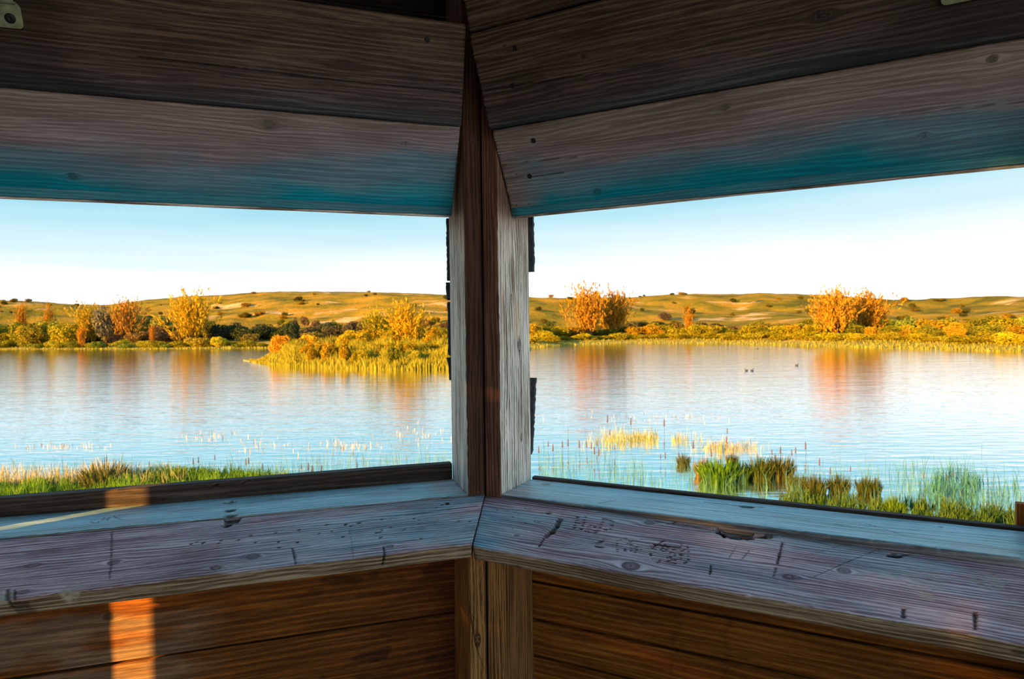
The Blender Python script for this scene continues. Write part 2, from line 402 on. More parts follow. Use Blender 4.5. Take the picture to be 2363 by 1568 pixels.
# profile: y from the seam along the wall (0..W = inner face), jamb face = side at y=W
studs = {}
for side, U, O, lab in (('L', UL, OL, 'left stud of the corner post, grey jamb facing the left window'), ('R', UR, OR, 'right stud of the corner post, silver-grey jamb with two knots')):
    o = wp(side, 0.0012, 0, FLOOR)
    W, T = 0.041, D_ST
    kn = [(hx(-0.04), W + 0.105, 0.012, 0.8), (hx(0.075), W + 0.062, 0.007, 0.7), (hx(-0.27), W + 0.11, 0.006, 0.6), (hx(-0.86), W * 0.55 + 0.09, 0.008, 0.5)] if side == 'R' else \
         [(hx(0.44), W * 0.4, 0.006, 0.7), (hx(-0.73), W * 0.55, 0.009, 0.6), (hx(0.33), W * 0.5, 0.004, 0.6)]
    fe = []
    if side == 'R':
        fe = [('crack', [(hx(-0.9), W * 0.9), (hx(-0.55), W * 0.93)], 0.0012, 0.001, 0.6)]
        for k in range(9):
            y = W + 0.02 + 0.12 * rng.rand(); a = -0.38 + 0.5 * rng.rand(); fe.append(('crack', [(hx(a), y), (hx(a + 0.12 + 0.2 * rng.rand()), y + 0.004 * rng.randn())], 0.0011, 0.0012, 0.7))
        fe.append(('hole', hx(0.13), W + 0.07, 0.05, 0.02, 0.0006, 0.35))
    else:
        fe = [('crack', [(hx(-0.65), W + 0.003), (hx(-0.75), W * 0.6), (hx(-0.80), W * 0.2)], 0.0015, 0.0008, 0.75), ('crack', [(hx(-0.60), W + 0.006), (hx(-0.71), W * 0.75)], 0.0013, 0.0006, 0.8),
              ('crack', [(hx(-0.66), W + 0.004), (hx(-0.69), W * 0.5)], 0.0012, 0.0006, 0.7)]
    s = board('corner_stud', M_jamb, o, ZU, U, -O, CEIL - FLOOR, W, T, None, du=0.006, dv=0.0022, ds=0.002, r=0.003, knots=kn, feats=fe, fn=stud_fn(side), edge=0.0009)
    tag(s, lab, 'post'); studs[side] = s

# ------------------------------------------------------------------ sills, shelves, rails
def px_feats(lst, o, ex, ey, ez):
    out = []
    for f in lst:
        if f[0] == 'crack':
            out.append(('crack', [loc2(p[0], p[1], o, ex, ey, ez) for p in f[1]]) + tuple(f[2:]))
        else:
            x, y = loc2(f[1], f[2], o, ex, ey, ez); out.append((f[0], x, y) + tuple(f[3:]))
    return out
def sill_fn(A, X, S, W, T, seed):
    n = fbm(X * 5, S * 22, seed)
    A['tint'][:] = sst(0.25, 0.5, n) * 0.95  # blue sky reflection put into the sill colour, in noise patches
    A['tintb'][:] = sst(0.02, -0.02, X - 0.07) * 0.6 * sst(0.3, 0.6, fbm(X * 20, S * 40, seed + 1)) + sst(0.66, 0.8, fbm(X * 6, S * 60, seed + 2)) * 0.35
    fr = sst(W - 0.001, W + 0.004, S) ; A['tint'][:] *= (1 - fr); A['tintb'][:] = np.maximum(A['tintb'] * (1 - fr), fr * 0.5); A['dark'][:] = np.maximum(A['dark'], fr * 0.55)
SILL = -0.385
for side, U, O in (('L', UL, OL), ('R', UR, OR)):
    o = wp(side, 0.043, D_ST, SILL); ey = -O; W = D_ST + 0.001
    if side == 'L':
        fe = [('hole', 530, 1159, 0.016, 0.017, 0.018, 1.0), ('hole', 531, 1179, 0.015, 0.009, 0.006, 0.85), ('hole', 531, 1191, 0.016, 0.009, 0.006, 0.8),
              ('pale', 531, 1185, 0.02, 0.02, 0.4),
              # carved initials J H K
              ('crack', [(210, 1205), (218, 1208), (226, 1206), (228, 1204)], 0.0022, 0.0012, 0.95), ('crack', [(235, 1203), (243, 1194)], 0.002, 0.001, 0.95), ('crack', [(247, 1202), (253, 1193)], 0.002, 0.001, 0.95),
              ('crack', [(239, 1199), (250, 1199)], 0.0018, 0.001, 0.9), ('crack', [(263, 1191), (269, 1196), (284, 1200)], 0.0022, 0.001, 0.95), ('crack', [(268, 1195), (278, 1190)], 0.002, 0.001, 0.9),
              ('crack', [(660, 1150), (760, 1141)], 0.0012, 0.001, 0.7), ('crack', [(330, 1180), (520, 1166)], 0.0010, 0.001, 0.6), ('crack', [(720, 1130), (745, 1128)], 0.0018, 0.001, 0.9)]
        kn = [(930, 1129, 0.013, 0.45)]
        lab = 'weathered sill board, blue sky reflection painted on, with carved initials, under the left window'
    else:
        fe = [('hole', 1722, 1171, 0.016, 0.009, 0.012, 0.95), ('crack', [(1625, 1160), (1700, 1168), (1760, 1172)], 0.003, 0.003, 0.85), ('crack', [(1600, 1175), (1800, 1195), (2060, 1228), (2363, 1257)], 0.0013, 0.0015, 0.8),
              ('crack', [(1420, 1155), (1380, 1163)], 0.0016, 0.001, 0.7), ('crack', [(2000, 1210), (2075, 1232)], 0.0012, 0.001, 0.7), ('crack', [(1900, 1208), (2363, 1243)], 0.001, 0.001, 0.6),
              ('crack', [(1590, 1150), (1680, 1163)], 0.0015, 0.001, 0.7)]
        kn = [(1260, 1118, 0.012, 0.5), (2170, 1217, 0.005, 0.4)]
        lab = 'weathered sill board, blue sky reflection painted on, with a knot hole, under the right window'
    fe = px_feats(fe, o, U, ey, ZU); kn = [loc2(a, b, o, U, ey, ZU) + (c, d) for a, b, c, d in kn]
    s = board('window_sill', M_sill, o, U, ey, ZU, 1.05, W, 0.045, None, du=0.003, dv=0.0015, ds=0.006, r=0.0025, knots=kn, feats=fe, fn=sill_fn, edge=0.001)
    tag(s, lab, 'sill')
# left back rail and right lip
o = wp('L', 0.043, D_ST - 0.002, SILL - 0.006)
def rail_fn(A, X, S, W, T, seed):
    pass
fr = px_feats([('hole', 497, 1121, 0.006, 0.004, 0.004, 0.9), ('hole', 562, 1115, 0.005, 0.003, 0.004, 0.9)], o, UL, ZU, -OL)
s = board('sill_rail', M_rail, o, UL, ZU, -OL, 1.05, 0.046, 0.03, None, du=0.006, dv=0.003, r=0.002, feats=fr, edge=0.0007)
tag(s, 'dark upright rail along the outer edge of the left sill', 'rail')
o = wp('R', 0.043, D_ST + 0.0005, SILL - 0.03)
s = board('sill_rail', M_rail, o, UR, ZU, -OR, 1.05, 0.036, 0.02, None, du=0.01, dv=0.004, r=0.002, edge=0.0007)
tag(s, 'thin dark lip along the outer edge of the right sill', 'rail')

# elbow shelves : tilted board, x along U, y inward and down, mitred at the corner
TH = math.radians(13); WS = 0.205; TS = 0.031
def shelf_fn(side):
    def fn(A, X, S, W, T, seed):
        n = fbm(X * 5, S * 14, seed); m_ = fbm(X * 22, S * 60, seed + 5)
        if side == 'L':
            b = sst(0.75, 0.15, X) * sst(0.35, 0.62, n + 0.12 * sst(0.05, W, S)) * 0.75
        else:
            b = sst(0.22, 0.05, X) * 0.8 * sst(0.03, 0.07, S) + 0.45 * sst(0.45, 0.65, n)
        b = b * (0.6 + 0.6 * m_)
        edgef = sst(W - 0.002, W + 0.003, S + (fbm(X * 25, X * 0, seed + 7) - 0.5) * 0.012)
        A['tint'][:] = np.clip(b, 0, 1) * (1 - edgef)  # bluish sky tint painted into the shelf colour, off the front edge
        nn = sst(0.60, 0.72, fbm(X * 7, S * 10, seed + 8)) * 0.6
        back = sst(0.035, 0.0, S) * 0.3
        A['tintb'][:] = np.clip(edgef + nn * (0.6 if side == 'R' else 0.3), 0, 1)
        A['dark'][:] = np.clip(np.maximum(A['dark'], back), 0, 1)
        # rounded dark knots and smudges on the front edge
        k = sst(0.68, 0.74, fbm(X * 13, S * 16 + 3, seed + 12)) * edgef * 0.55
        A['dark'][:] = np.maximum(A['dark'], k)
        # worm holes
    return fn
for side, U, O in (('L', UL, OL), ('R', UR, OR)):
    ey = -O * math.cos(TH) - ZU * math.sin(TH); ez = -O * math.sin(TH) + ZU * math.cos(TH)
    o = wp(side, 0, -0.001, SILL - (0.003 if side == 'L' else 0.006)); exx = U
    if side == 'R':   # the right shelf sinks slightly away from the corner
        exx = U - ZU * 0.010; exx = exx / np.linalg.norm(exx); ez = np.cross(exx, ey) * -1; ez = ez / np.linalg.norm(ez) * (1 if ez[2] > 0 else -1)
    def x0f(y, side=side): return np.tan(math.radians(22.5)) * y * math.cos(TH) * 1.0 + 0.0012
    if side == 'L':
        fe = [('hole', 524, 1212, 0.011, 0.010, 0.012, 1.0), ('hole', 534, 1201, 0.018, 0.020, 0.006, 0.7), ('pale', 537, 1203, 0.022, 0.016, 0.7),
              ('crack', [(258, 1227), (257, 1290), (253, 1335)], 0.0016, 0.0012, 0.75), ('crack', [(674, 1266), (679, 1285), (682, 1302)], 0.0022, 0.002, 0.8),
              ('crack', [(885, 1262), (887, 1280), (886, 1296)], 0.0028, 0.002, 0.9), ('crack', [(806, 1222), (812, 1255), (815, 1290)], 0.001, 0.0008, 0.5),
              ('pale', 165, 1362, 0.018, 0.030, 1.0), ('pale', 5, 1380, 0.02, 0.02, 0.9), ('crack', [(18, 1360), (16, 1395)], 0.004, 0.002, 0.7), ('crack', [(34, 1362), (33, 1385)], 0.002, 0.002, 0.8),
              ('crack', [(935, 1190), (1100, 1168)], 0.004, 0.0003, 0.45), ('pale', 1010, 1195, 0.06, 0.006, 0.35), ('pale', 905, 1198, 0.012, 0.02, 0.4), ('pale', 720, 1190, 0.008, 0.012, 0.3), ('pale', 520, 1310, 0.05, 0.012, 0.5)]
        r2 = np.random.RandomState(3)
        for (x, y) in [(441, 1256), (453, 1251), (468, 1253), (502, 1255), (510, 1248), (549, 1247), (577, 1236), (634, 1231), (642, 1251), (690, 1224), (686, 1252), (734, 1232), (752, 1212), (765, 1226),
                       (797, 1211), (809, 1214), (828, 1207), (833, 1216), (868, 1230), (875, 1229), (880, 1199), (881, 1224), (877, 1241), (931, 1223), (955, 1197), (966, 1200), (964, 1210), (900, 1218), (1005, 1172), (970, 1244), (1057, 1203), (1083, 1204), (1020, 1166), (790, 1240), (644, 1264), (588, 1253)]:
            fe.append(('hole', x, y, 0.0028 + 0.0015 * r2.rand(), 0.0022 + 0.001 * r2.rand(), 0.004, 1.0))
        kn = [(583, 1285, 0.012, 0.6), (498, 1312, 0.009, 0.6), (262, 1298, 0.010, 0.65), (55, 1366, 0.007, 0.6), (900, 1262, 0.007, 0.5), (75, 1306, 0.008, 0.4)]
        lab = 'purple-grey sloping elbow shelf with worm holes, below the left window'
    else:
        fe = [('hole', 1265, 1184, 0.008, 0.005, 0.005, 0.95), ('crack', [(1245, 1183), (1262, 1184)], 0.002, 0.001, 0.8),
              ('crack', [(1292, 1201), (1284, 1214), (1272, 1228), (1262, 1236)], 0.009, 0.004, 0.75), ('pale', 1281, 1218, 0.02, 0.035, 0.5), ('crack', [(1255, 1243), (1243, 1262)], 0.003, 0.002, 0.7),
              ('hole', 1700, 1228, 0.042, 0.028, 0.016, 0.72), ('hole', 1735, 1232, 0.04, 0.013, 0.009, 0.7), ('crack', [(1500, 1202), (1560, 1208), (1640, 1222), (1670, 1230)], 0.0022, 0.002, 0.75), ('crack', [(1735, 1233), (1775, 1236)], 0.003, 0.002, 0.75), ('hole', 1692, 1213, 0.02, 0.008, 0.01, 0.7),
              ('crack', [(1540, 1209), (1560, 1205)], 0.003, 0.001, 0.8), ('crack', [(1805, 1253), (1797, 1285), (1793, 1300)], 0.0032, 0.002, 0.85), ('crack', [(1790, 1310), (1785, 1330)], 0.0025, 0.001, 0.7),
              ('crack', [(1640, 1305), (1638, 1325)], 0.0028, 0.002, 0.9), ('crack', [(2248, 1412), (2249, 1450)], 0.004, 0.003, 0.9), ('crack', [(2083, 1405), (2083, 1422)], 0.004, 0.003, 0.8),
              ('crack', [(2030, 1266), (1950, 1298), (1880, 1330)], 0.0013, 0.0008, 0.7), ('crack', [(1952, 1255), (1870, 1280)], 0.001, 0.0006, 0.5),
              ('hole', 2062, 1282, 0.013, 0.008, 0.006, 0.9), ('crack', [(2075, 1281), (2092, 1280)], 0.003, 0.002, 0.8),
              ('crack', [(1532, 1247), (1508, 1260)], 0.003, 0.002, 0.85), ('crack', [(1510, 1256), (1570, 1263)], 0.003, 0.0015, 0.8), ('crack', [(1700, 1260), (1680, 1290)], 0.0015, 0.001, 0.5), ('crack', [(1730, 1270), (1710, 1292)], 0.0015, 0.001, 0.5),
              ('pale', 2110, 1335, 0.05, 0.035, 0.35), ('pale', 2280, 1340, 0.03, 0.03, 0.35), ('pale', 2140, 1375, 0.02, 0.01, 0.6), ('pale', 1530, 1270, 0.05, 0.02, 0.4),
              ('pale', 1385, 1255, 0.012, 0.010, 0.6), ('crack', [(1378, 1252), (1392, 1248)], 0.004, 0.002, 0.7), ('hole', 1382, 1262, 0.01, 0.003, 0.003, 0.8)]
        # letters pricked into the wood with a nail: H E P
        dots = [(1333, 1194), (1331, 1201), (1329, 1207), (1327, 1213), (1325, 1219), (1350, 1194), (1348, 1201), (1346, 1207), (1344, 1213), (1341, 1221), (1337, 1207),
                (1358, 1216), (1356, 1221), (1352, 1226), (1363, 1213), (1372, 1216), (1362, 1222), (1372, 1225), (1360, 1229), (1371, 1230), (1340, 1222),
                (1392, 1198), (1390, 1205), (1387, 1211), (1384, 1218), (1380, 1224), (1376, 1229), (1399, 1199), (1407, 1201), (1414, 1204), (1412, 1213), (1407, 1221), (1398, 1223)]
        for (x, y) in dots: fe.append(('hole', x, y, 0.0042, 0.0022, 0.003, 0.95))
        r2 = np.random.RandomState(5)
        for k in range(60):
            x = 1500 + 90 * r2.rand(); y = 1255 + 45 * r2.rand(); fe.append(('hole', x, y, 0.003, 0.0016, 0.002, 0.7))
        for k in range(26):
            x = 1420 + 60 * r2.rand(); y = 1240 + 34 * r2.rand(); fe.append(('hole', x, y, 0.0026, 0.0016, 0.002, 0.8))
        for k in range(16):
            x = 1125 + 160 * r2.rand(); y = 1150 + 90 * r2.rand(); fe.append(('hole', x, y, 0.0018, 0.0015, 0.002, 0.9))
        kn = [(1497, 1206, 0.010, 0.6), (1820, 1331, 0.011, 0.45), (1947, 1316, 0.011, 0.55), (1455, 1306, 0.017, 0.5), (1192, 1236, 0.006, 0.5), (1785, 1237, 0.007, 0.6)]
        lab = 'purple-grey sloping elbow shelf with pricked letters and a knot notch, below the right window'
    fe = px_feats(fe, o, exx, ey, ez); kn = [loc2(a, b, o, exx, ey, ez) + (c, d) for a, b, c, d in kn]
    s = board('elbow_shelf', M_shelf, o, exx, ey, ez, 1.14, WS, TS, None, du=0.0026, dv=0.0014, ds=0.002, r=0.0035, knots=kn, feats=fe, fn=shelf_fn(side), x0f=x0f, edge=0.0011, wob=0.004)
    tag(s, lab, 'shelf')
    if side == 'L':
        p = hit(1032, 1163, o, ez); sc_ = screw(s, p - ez * 0.0012, ez, 0.0062)
    # bracket cleat below shelf
    c = board('bracket', M_rail, wp(side, 0.06, -0.001, SILL - 0.10), U, ZU, -O, 0.96, 0.05, 0.02, None, du=0.1, dv=0.02) if False else None

# ------------------------------------------------------------------ lower walls with cladding
def low_fn(side):
    def fn(A, X, S, W, T, seed):
        if side == 'L':
            A['tint'][:] = 0.72 + 0.28 * sst(0.45, 0.05, X)
            st = sst(0.55, 0.60, fbm(X * 14, S * 34, seed + 20, 3)) * sst(0.5, 0.0, np.abs(S - W * 0.55) / W) * sst(0.75, 0.5, X)
            A['dark'][:] = np.maximum(A['dark'], st * 0.55)
            A['tintb'][:] = sst(0.6, 0.75, X) * sst(0.5, 0.7, fbm(X * 4, S * 12, seed + 22)) * 0.6
            A['dark'][:] = np.maximum(A['dark'], 0.6 * sst(0.06, 0.03, X) * fbm(X * 30, S * 30, seed))
        else:
            A['tint'][:] = 0.25 + 0.5 * fbm(X * 4, S * 20, seed + 3)
            wv = np.abs(X - 0.44 - 0.012 * (fbm(X * 0 + 1, S * 60, seed + 2) - 0.5) * 4)
            A['dark'][:] = np.maximum(A['dark'], 0.28 * np.exp(-(wv / 0.004) ** 2) + 0.28 * np.exp(-((X - 0.56 - 0.02 * (fbm(X * 0 + 3, S * 50, seed) - 0.5) * 3) / 0.005) ** 2))
    return fn
hl = [-0.27 - 0.10, -0.732 + 0.19 * 0]       # joint heights, left
for side, U, O, joints in (('L', UL, OL, [SILL - 0.045, -0.548, -0.732, -0.93, -1.12, FLOOR]), ('R', UR, OR, [SILL - 0.045, -0.552, -0.647, -0.744, -0.838, -0.935, -1.04, -1.145, FLOOR])):
    if side == 'L': joints = [SILL - 0.045, -0.732, -0.93, -1.12, FLOOR]
    root = empty('wall_left' if side == 'L' else 'wall_right', wp(side, 0, D_ST, FLOOR), kind='structure')
    Lw = 1.15 if side == 'L' else 1.12
    board('backing', M_shingle, wp(side, -0.03, D_ST + 0.026, FLOOR), U, ZU, -O, Lw - 0.02, SILL - 0.06 - FLOOR, 0.006, root, du=0.3, dv=0.2, ds=0.01, r=0.001)  # added sheet that stops daylight showing through the board gaps
    for k, (a, b) in enumerate(zip(joints[:-1], joints[1:])):
        w = a - b - (0.005 if side == 'L' else 0.006)
        o = wp(side, -0.04, D_ST, b + 0.002)
        kn = []; fe = []
        if side == 'L' and k == 0:
            kn = [(0.86, w * 0.35, 0.010, 0.6)]; fe = [('crack', [(0.30, w * 0.62), (0.72, w * 0.66)], 0.0012, 0.001, 0.6)]
        if side == 'R' and k == 0:
            fe = [('hole', 0.50, w * 0.8, 0.006, 0.004, 0.003, 0.9)]
        if side == 'R' and k == 1: kn = [(0.80, w * 0.4, 0.006, 0.5)]
        board('board', M_low, o, U, ZU, -O, Lw, w, 0.022, root, du=0.006, dv=0.003, ds=0.01, r=0.002, knots=kn, feats=fe, fn=low_fn(side), edge=0.0008)
    # upper cladding behind the raised shutter
    for k in range(4):
        h0 = 0.315 + k * 0.16
        board('board', M_shadeplank, wp(side, -0.04, D_ST, h0), U, ZU, -O, Lw, 0.157, 0.022, root, du=0.2, dv=0.05, ds=0.02)
    # rough outer shingles whose butt ends show past the jamb
    if side == 'L':
        sh = [((1031, 504), (1034, 648), 0.024, 0.030), ((1030, 652), (1034, 693), 0.020, 0.034), ((1034, 697), (1036, 820), 0.012, 0.022), ((1034, 826), (1038, 878), 0.013, 0.026)]
    else:
        sh = [((1228, 500), (1230, 627), 0.014, 0.020), ((1234, 873), (1226, 1051), 0.020, 0.010)]
    for (p0, p1, w0, w1) in sh:
        # solve the shingle's free edge on the outer cladding plane
        dd = D_ST + 0.012; pl = wp(side, 0, dd, 0)
        A_ = hit(p0[0], p0[1], pl, O) - pl; B_ = hit(p1[0], p1[1], pl, O) - pl
        uA, uB = float(A_ @ U), float(B_ @ U); zA = A_[2]; zB = B_[2]
        nn = max(6, int((zA - zB) / 0.006)); V = []
        for i in range(nn + 1):
            t = i / nn; z = zA + (zB - zA) * t; ue = uA + (uB - uA) * t + 0.0022 * (random.random() - 0.5)
            taper = min(1, (1 - t) * nn * 0.3 + 0.35) if side == 'R' and p0[1] > 800 else 1
            for (uu, d_) in ((0.002, 0), (ue, 0), (ue * 1.0 + 0.001 * random.random(), 0.010), (0.002, 0.012)):
                V.append(U * uu * (1 if uu < 0.01 else taper ** 0.1) + O * d_ + ZU * z)
        Qs = []
        for i in range(nn):
            for j in range(4): Qs.append((i * 4 + j, i * 4 + (j + 1) % 4, (i + 1) * 4 + (j + 1) % 4, (i + 1) * 4 + j))
        Qs += [(0, 1, 2, 3), (nn * 4 + 3, nn * 4 + 2, nn * 4 + 1, nn * 4)]
        me = mesh_np('shingle', V, Qs)
        link('shingle', me, M_shingle, root, tuple(pl))
# far jamb of the right window, just inside the frame
s = board('sill_stop', M_low, wp('R', 1.036, D_ST + 0.022, SILL - 0.05), ZU, UR, -OR, 0.095, 0.03, 0.02, None, du=0.006, dv=0.004, ds=0.004)
tag(s, 'reddish brown block at the right end of the right sill, at the photo edge', 'block')
pl_ = wp('L', 0, D_ST, 0); u_l = float((hit(257, 1450, pl_, OL) - pl_) @ UL); u_st = u_l + D_ST * float(SUN @ -UL[:2]) / float(SUN @ OL[:2])  # unseen stud, placed and widened to block the sun left of the strip
print('u_st', u_st)
s = board('window_stud', M_jamb, wp('L', u_st, 0, FLOOR), ZU, UL, -OL, CEIL - FLOOR, 1.17 - u_st, D_ST, None, du=0.03, dv=0.006, ds=0.006)  # added stud, out of view, that blocks the sun
tag(s, 'wide added sun-blocking stud at the far left end of the left window, out of view', 'post')
s = board('window_stud', M_jamb, wp('R', 1.065, 0, FLOOR), ZU, UR, -OR, CEIL - FLOOR, 0.05, D_ST, None, du=0.03, dv=0.006, ds=0.006)
tag(s, 'stud at the far right end of the right window, beside the frame edge', 'post')

# ------------------------------------------------------------------ shutters
def shutter(side):
    U, O = (UL, OL) if side == 'L' else (UR, OR)
    tl = math.radians(27.4)
    # bottom inner edge line
    d0, h0 = (0.087, 0.277) if side == 'L' else (0.070, 0.268)
    vy = -O * math.sin(tl) + ZU * math.cos(tl)                    # up the shutter
    vz = -O * math.cos(tl) - ZU * math.sin(tl)                    # face normal: inward and down
    base = wp(side, 0.0, d0, h0)
    root = empty('window_shutter', tuple(base), 'left window shutter of dark boards, hooked up above the left window' if side == 'L' else 'right window shutter of dark boards, hooked up above the right window', 'shutter')
    pts = [(1042, 497), (1062, 290), (1073, 52)] if side == 'L' else [(1185, 499), (1135, 298), (1087, 75), (1079, 0)]
    L2 = [loc2(p[0], p[1], base, U, vy, vz) for p in pts]
    print(side, 'shutter', L2)
    joints = [p[1] for p in L2]; joints[0] = 0.0
    if side == 'R': joints[-1] = joints[2] + 0.17
    Ln = 1.05
    for k in range(len(joints) - 1):
        a, b = joints[k], joints[k + 1]
        ua, ub = L2[k][0], L2[k + 1][0]
        lift = 0.0 if k == 0 else (0.010 if k == 1 else 0.004)     # the upper plank stands proud of the lower one
        w = b - a - 0.003
        kn, fe = [], []
        o = base + vy * (a + 0.0) + vz * lift
        def L(px, py): return loc2(px, py, o, U, vy, vz)
        if side == 'L' and k == 0:
            kn = [L(620, 288) + (0.012, 0.45), L(168, 407) + (0.009, 0.6), L(935, 330) + (0.006, 0.6)]
        if side == 'L' and k == 1:
            fe = [('crack', [L(320, 131), L(560, 158), L(760, 183), L(1060, 213)], 0.0022, 0.002, 0.9)]
        if side == 'R' and k == 0:
            kn = [L(1378, 443) + (0.008, 0.55), L(1672, 248) + (0.007, 0.5), L(2132, 313) + (0.007, 0.5), L(2290, 136) + (0.008, 0.6)]
            fe = [('crack', [L(1137, 386), L(1225, 373), L(1330, 362)], 0.0016, 0.001, 0.7), ('crack', [L(1155, 414), L(1230, 407), L(1300, 398)], 0.0016, 0.001, 0.75), ('crack', [L(1940, 285), L(2140, 255), L(2363, 235)], 0.0014, 0.001, 0.6)]
            for (x, y) in [(1193, 402), (1211, 419), (1182, 425), (1191, 475), (1222, 472), (1207, 492)]: fe.append(('hole',) + L(x, y) + (0.002, 0.002, 0.002, 0.9))
        if side == 'R' and k == 1:
            kn = [L(1345, 131) + (0.006, 0.4), L(1900, 35) + (0.012, 0.35)]
            fe = [('crack', [L(1120, 209), L(1185, 199), L(1300, 180), L(1400, 168)], 0.0018, 0.0015, 0.85), ('hole',) + L(1163, 106) + (0.004, 0.003, 0.002, 0.8)]
        def fn(A, X, S, W, T, seed, k=k, side=side):
            n = fbm(X * 3.2, S * 7, 41 + (side == 'R') * 7, 3); n2 = fbm(X * 16, S * 60, 77)
            if k == 0:
                q = S / W + (n - 0.5) * 0.75 + (n2 - 0.5) * 0.12
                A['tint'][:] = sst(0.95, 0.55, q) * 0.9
                A['tintb'][:] = np.clip(sst(0.70, 0.45, q) * 0.5 + sst(0.42, 0.08, q) * 0.55, 0, 1)  # teal glow painted in, strongest towards the bottom edge
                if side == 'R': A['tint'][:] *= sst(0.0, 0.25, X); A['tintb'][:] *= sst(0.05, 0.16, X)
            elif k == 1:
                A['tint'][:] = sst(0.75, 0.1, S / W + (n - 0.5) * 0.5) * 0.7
                A['tintb'][:] = sst(0.25, 0.0, S / W + (n - 0.5) * 0.4) * 0.35  # same painted glow, fainter, along the upper plank's lower edge
            A['dark'][:] = np.maximum(A['dark'], 0.45 * sst(0.5, 0.7, fbm(X * 2.2, S * 5, 90 + k)) * (1 if k else 0.25))
        x0 = lambda y, ua=ua, ub=ub, w=w: ua + (ub - ua) * np.clip(y / w, 0, 1)
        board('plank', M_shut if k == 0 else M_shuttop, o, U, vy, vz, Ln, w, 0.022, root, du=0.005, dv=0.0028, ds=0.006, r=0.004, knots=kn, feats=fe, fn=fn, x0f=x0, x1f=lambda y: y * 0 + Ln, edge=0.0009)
        scs = {('L', 1): [(986, 91)], ('L', 0): [], ('R', 0): [(1231, 325), (1222, 407)], ('R', 1): [(1189, 111), (1183, 198)]}.get((side, k), [])
        for (x, y) in scs: screw(root, hit(x, y, o, vz) - vz * 0.0005, vz, 0.0058)
    # bottom batten, and a thin pale strip under it
    ua = L2[0][0]
    def bfn(A, X, S, W, T, seed): A['tint'][:] = 0.6; A['tintb'][:] = 0.6 + 0.4 * fbm(X * 6, S * 20, seed)  # batten carries the painted teal glow as well
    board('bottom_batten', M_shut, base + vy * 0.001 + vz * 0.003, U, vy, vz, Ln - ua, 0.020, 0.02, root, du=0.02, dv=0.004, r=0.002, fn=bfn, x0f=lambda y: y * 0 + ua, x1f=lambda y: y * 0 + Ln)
    board('edge_strip', M_jamb, base - vy * 0.0055 + vz * 0.001, U, vy, vz, Ln - ua, 0.006, 0.016, root, du=0.05, dv=0.003, r=0.001, x0f=lambda y: y * 0 + ua, x1f=lambda y: y * 0 + Ln)
    # hinge plate
    pxs = [(-70, -30), (57, 68)] if side == 'L' else [(2170, -60), (2290, 14)]
    lift = 0.0135; o = base + vz * lift
    c1 = loc2(pxs[1][0] if side == 'L' else pxs[0][0], pxs[1][1], o, U, vy, vz)
    W_, H_ = 0.10, 0.042
    u_s = 1
    # rounded plate: x from c1.x away from corner, y up from c1.y
    def plate(name, x0, y0, w, h, t, rr, par, zz):
        ring = []
        for (cx_, cy_, a0) in ((x0 + w - rr, y0 + h - rr, 0), (x0 + rr, y0 + h - rr, 90), (x0 + rr, y0 + rr, 180), (x0 + w - rr, y0 + rr, 270)):
            for i in range(5):
                a = math.radians(a0 + i * 22.5); ring.append((cx_ + rr * math.cos(a), cy_ + rr * math.sin(a)))
        n = len(ring); V = [U * x + vy * y + vz * zz for x, y in ring] + [U * x + vy * y + vz * (zz + t) for x, y in ring]
        me = bpy.data.meshes.new(name); me.from_pydata([tuple(v) for v in V], [], [tuple(range(n)), tuple(range(n, 2 * n))] + [(i, (i + 1) % n, n + (i + 1) % n, n + i) for i in range(n)]); me.update()
        return link(name, me, M_metal, par, tuple(o))
    hp = plate('hinge_plate', c1[0], c1[1], W_, H_, 0.003, 0.008, root, 0.0)
    # knuckle barrel above the plate
    V, Qs = [], []
    for i in range(2):
        for j in range(14):
            a = 2 * math.pi * j / 14; V.append(U * (c1[0] + 0.006 + i * 0.09) + vy * (c1[1] + H_ + 0.004 + 0.007 * math.cos(a)) + vz * (0.003 + 0.007 * math.sin(a)))
    for j in range(14): Qs.append((j, (j + 1) % 14, 14 + (j + 1) % 14, 14 + j))
    me = mesh_np('hinge_knuckle', V, Qs, True); link('hinge_knuckle', me, M_metal, root, tuple(o))
    screw(root, o + U * (c1[0] + 0.018) + vy * (c1[1] + 0.016) + vz * 0.003, vz, 0.0085)
    return root
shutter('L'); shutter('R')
# backing batten in the wedge behind the two studs
V = []
for z in (EYE + FLOOR, EYE + CEIL):
    for (s_, u_, d_) in (('L', 0.0, 0.02), ('L', 0.0, 0.17), ('R', 0.0, 0.17)):
        p = wp(s_, u_, d_, 0); V.append((p[0], p[1], z))
me = bpy.data.meshes.new('corner_filler'); me.from_pydata(V, [], [(0, 1, 4, 3), (1, 2, 5, 4), (2, 0, 3, 5), (0, 2, 1), (3, 4, 5)]); me.update()
tag(link('trim_1', me, M_rail), kind='structure')

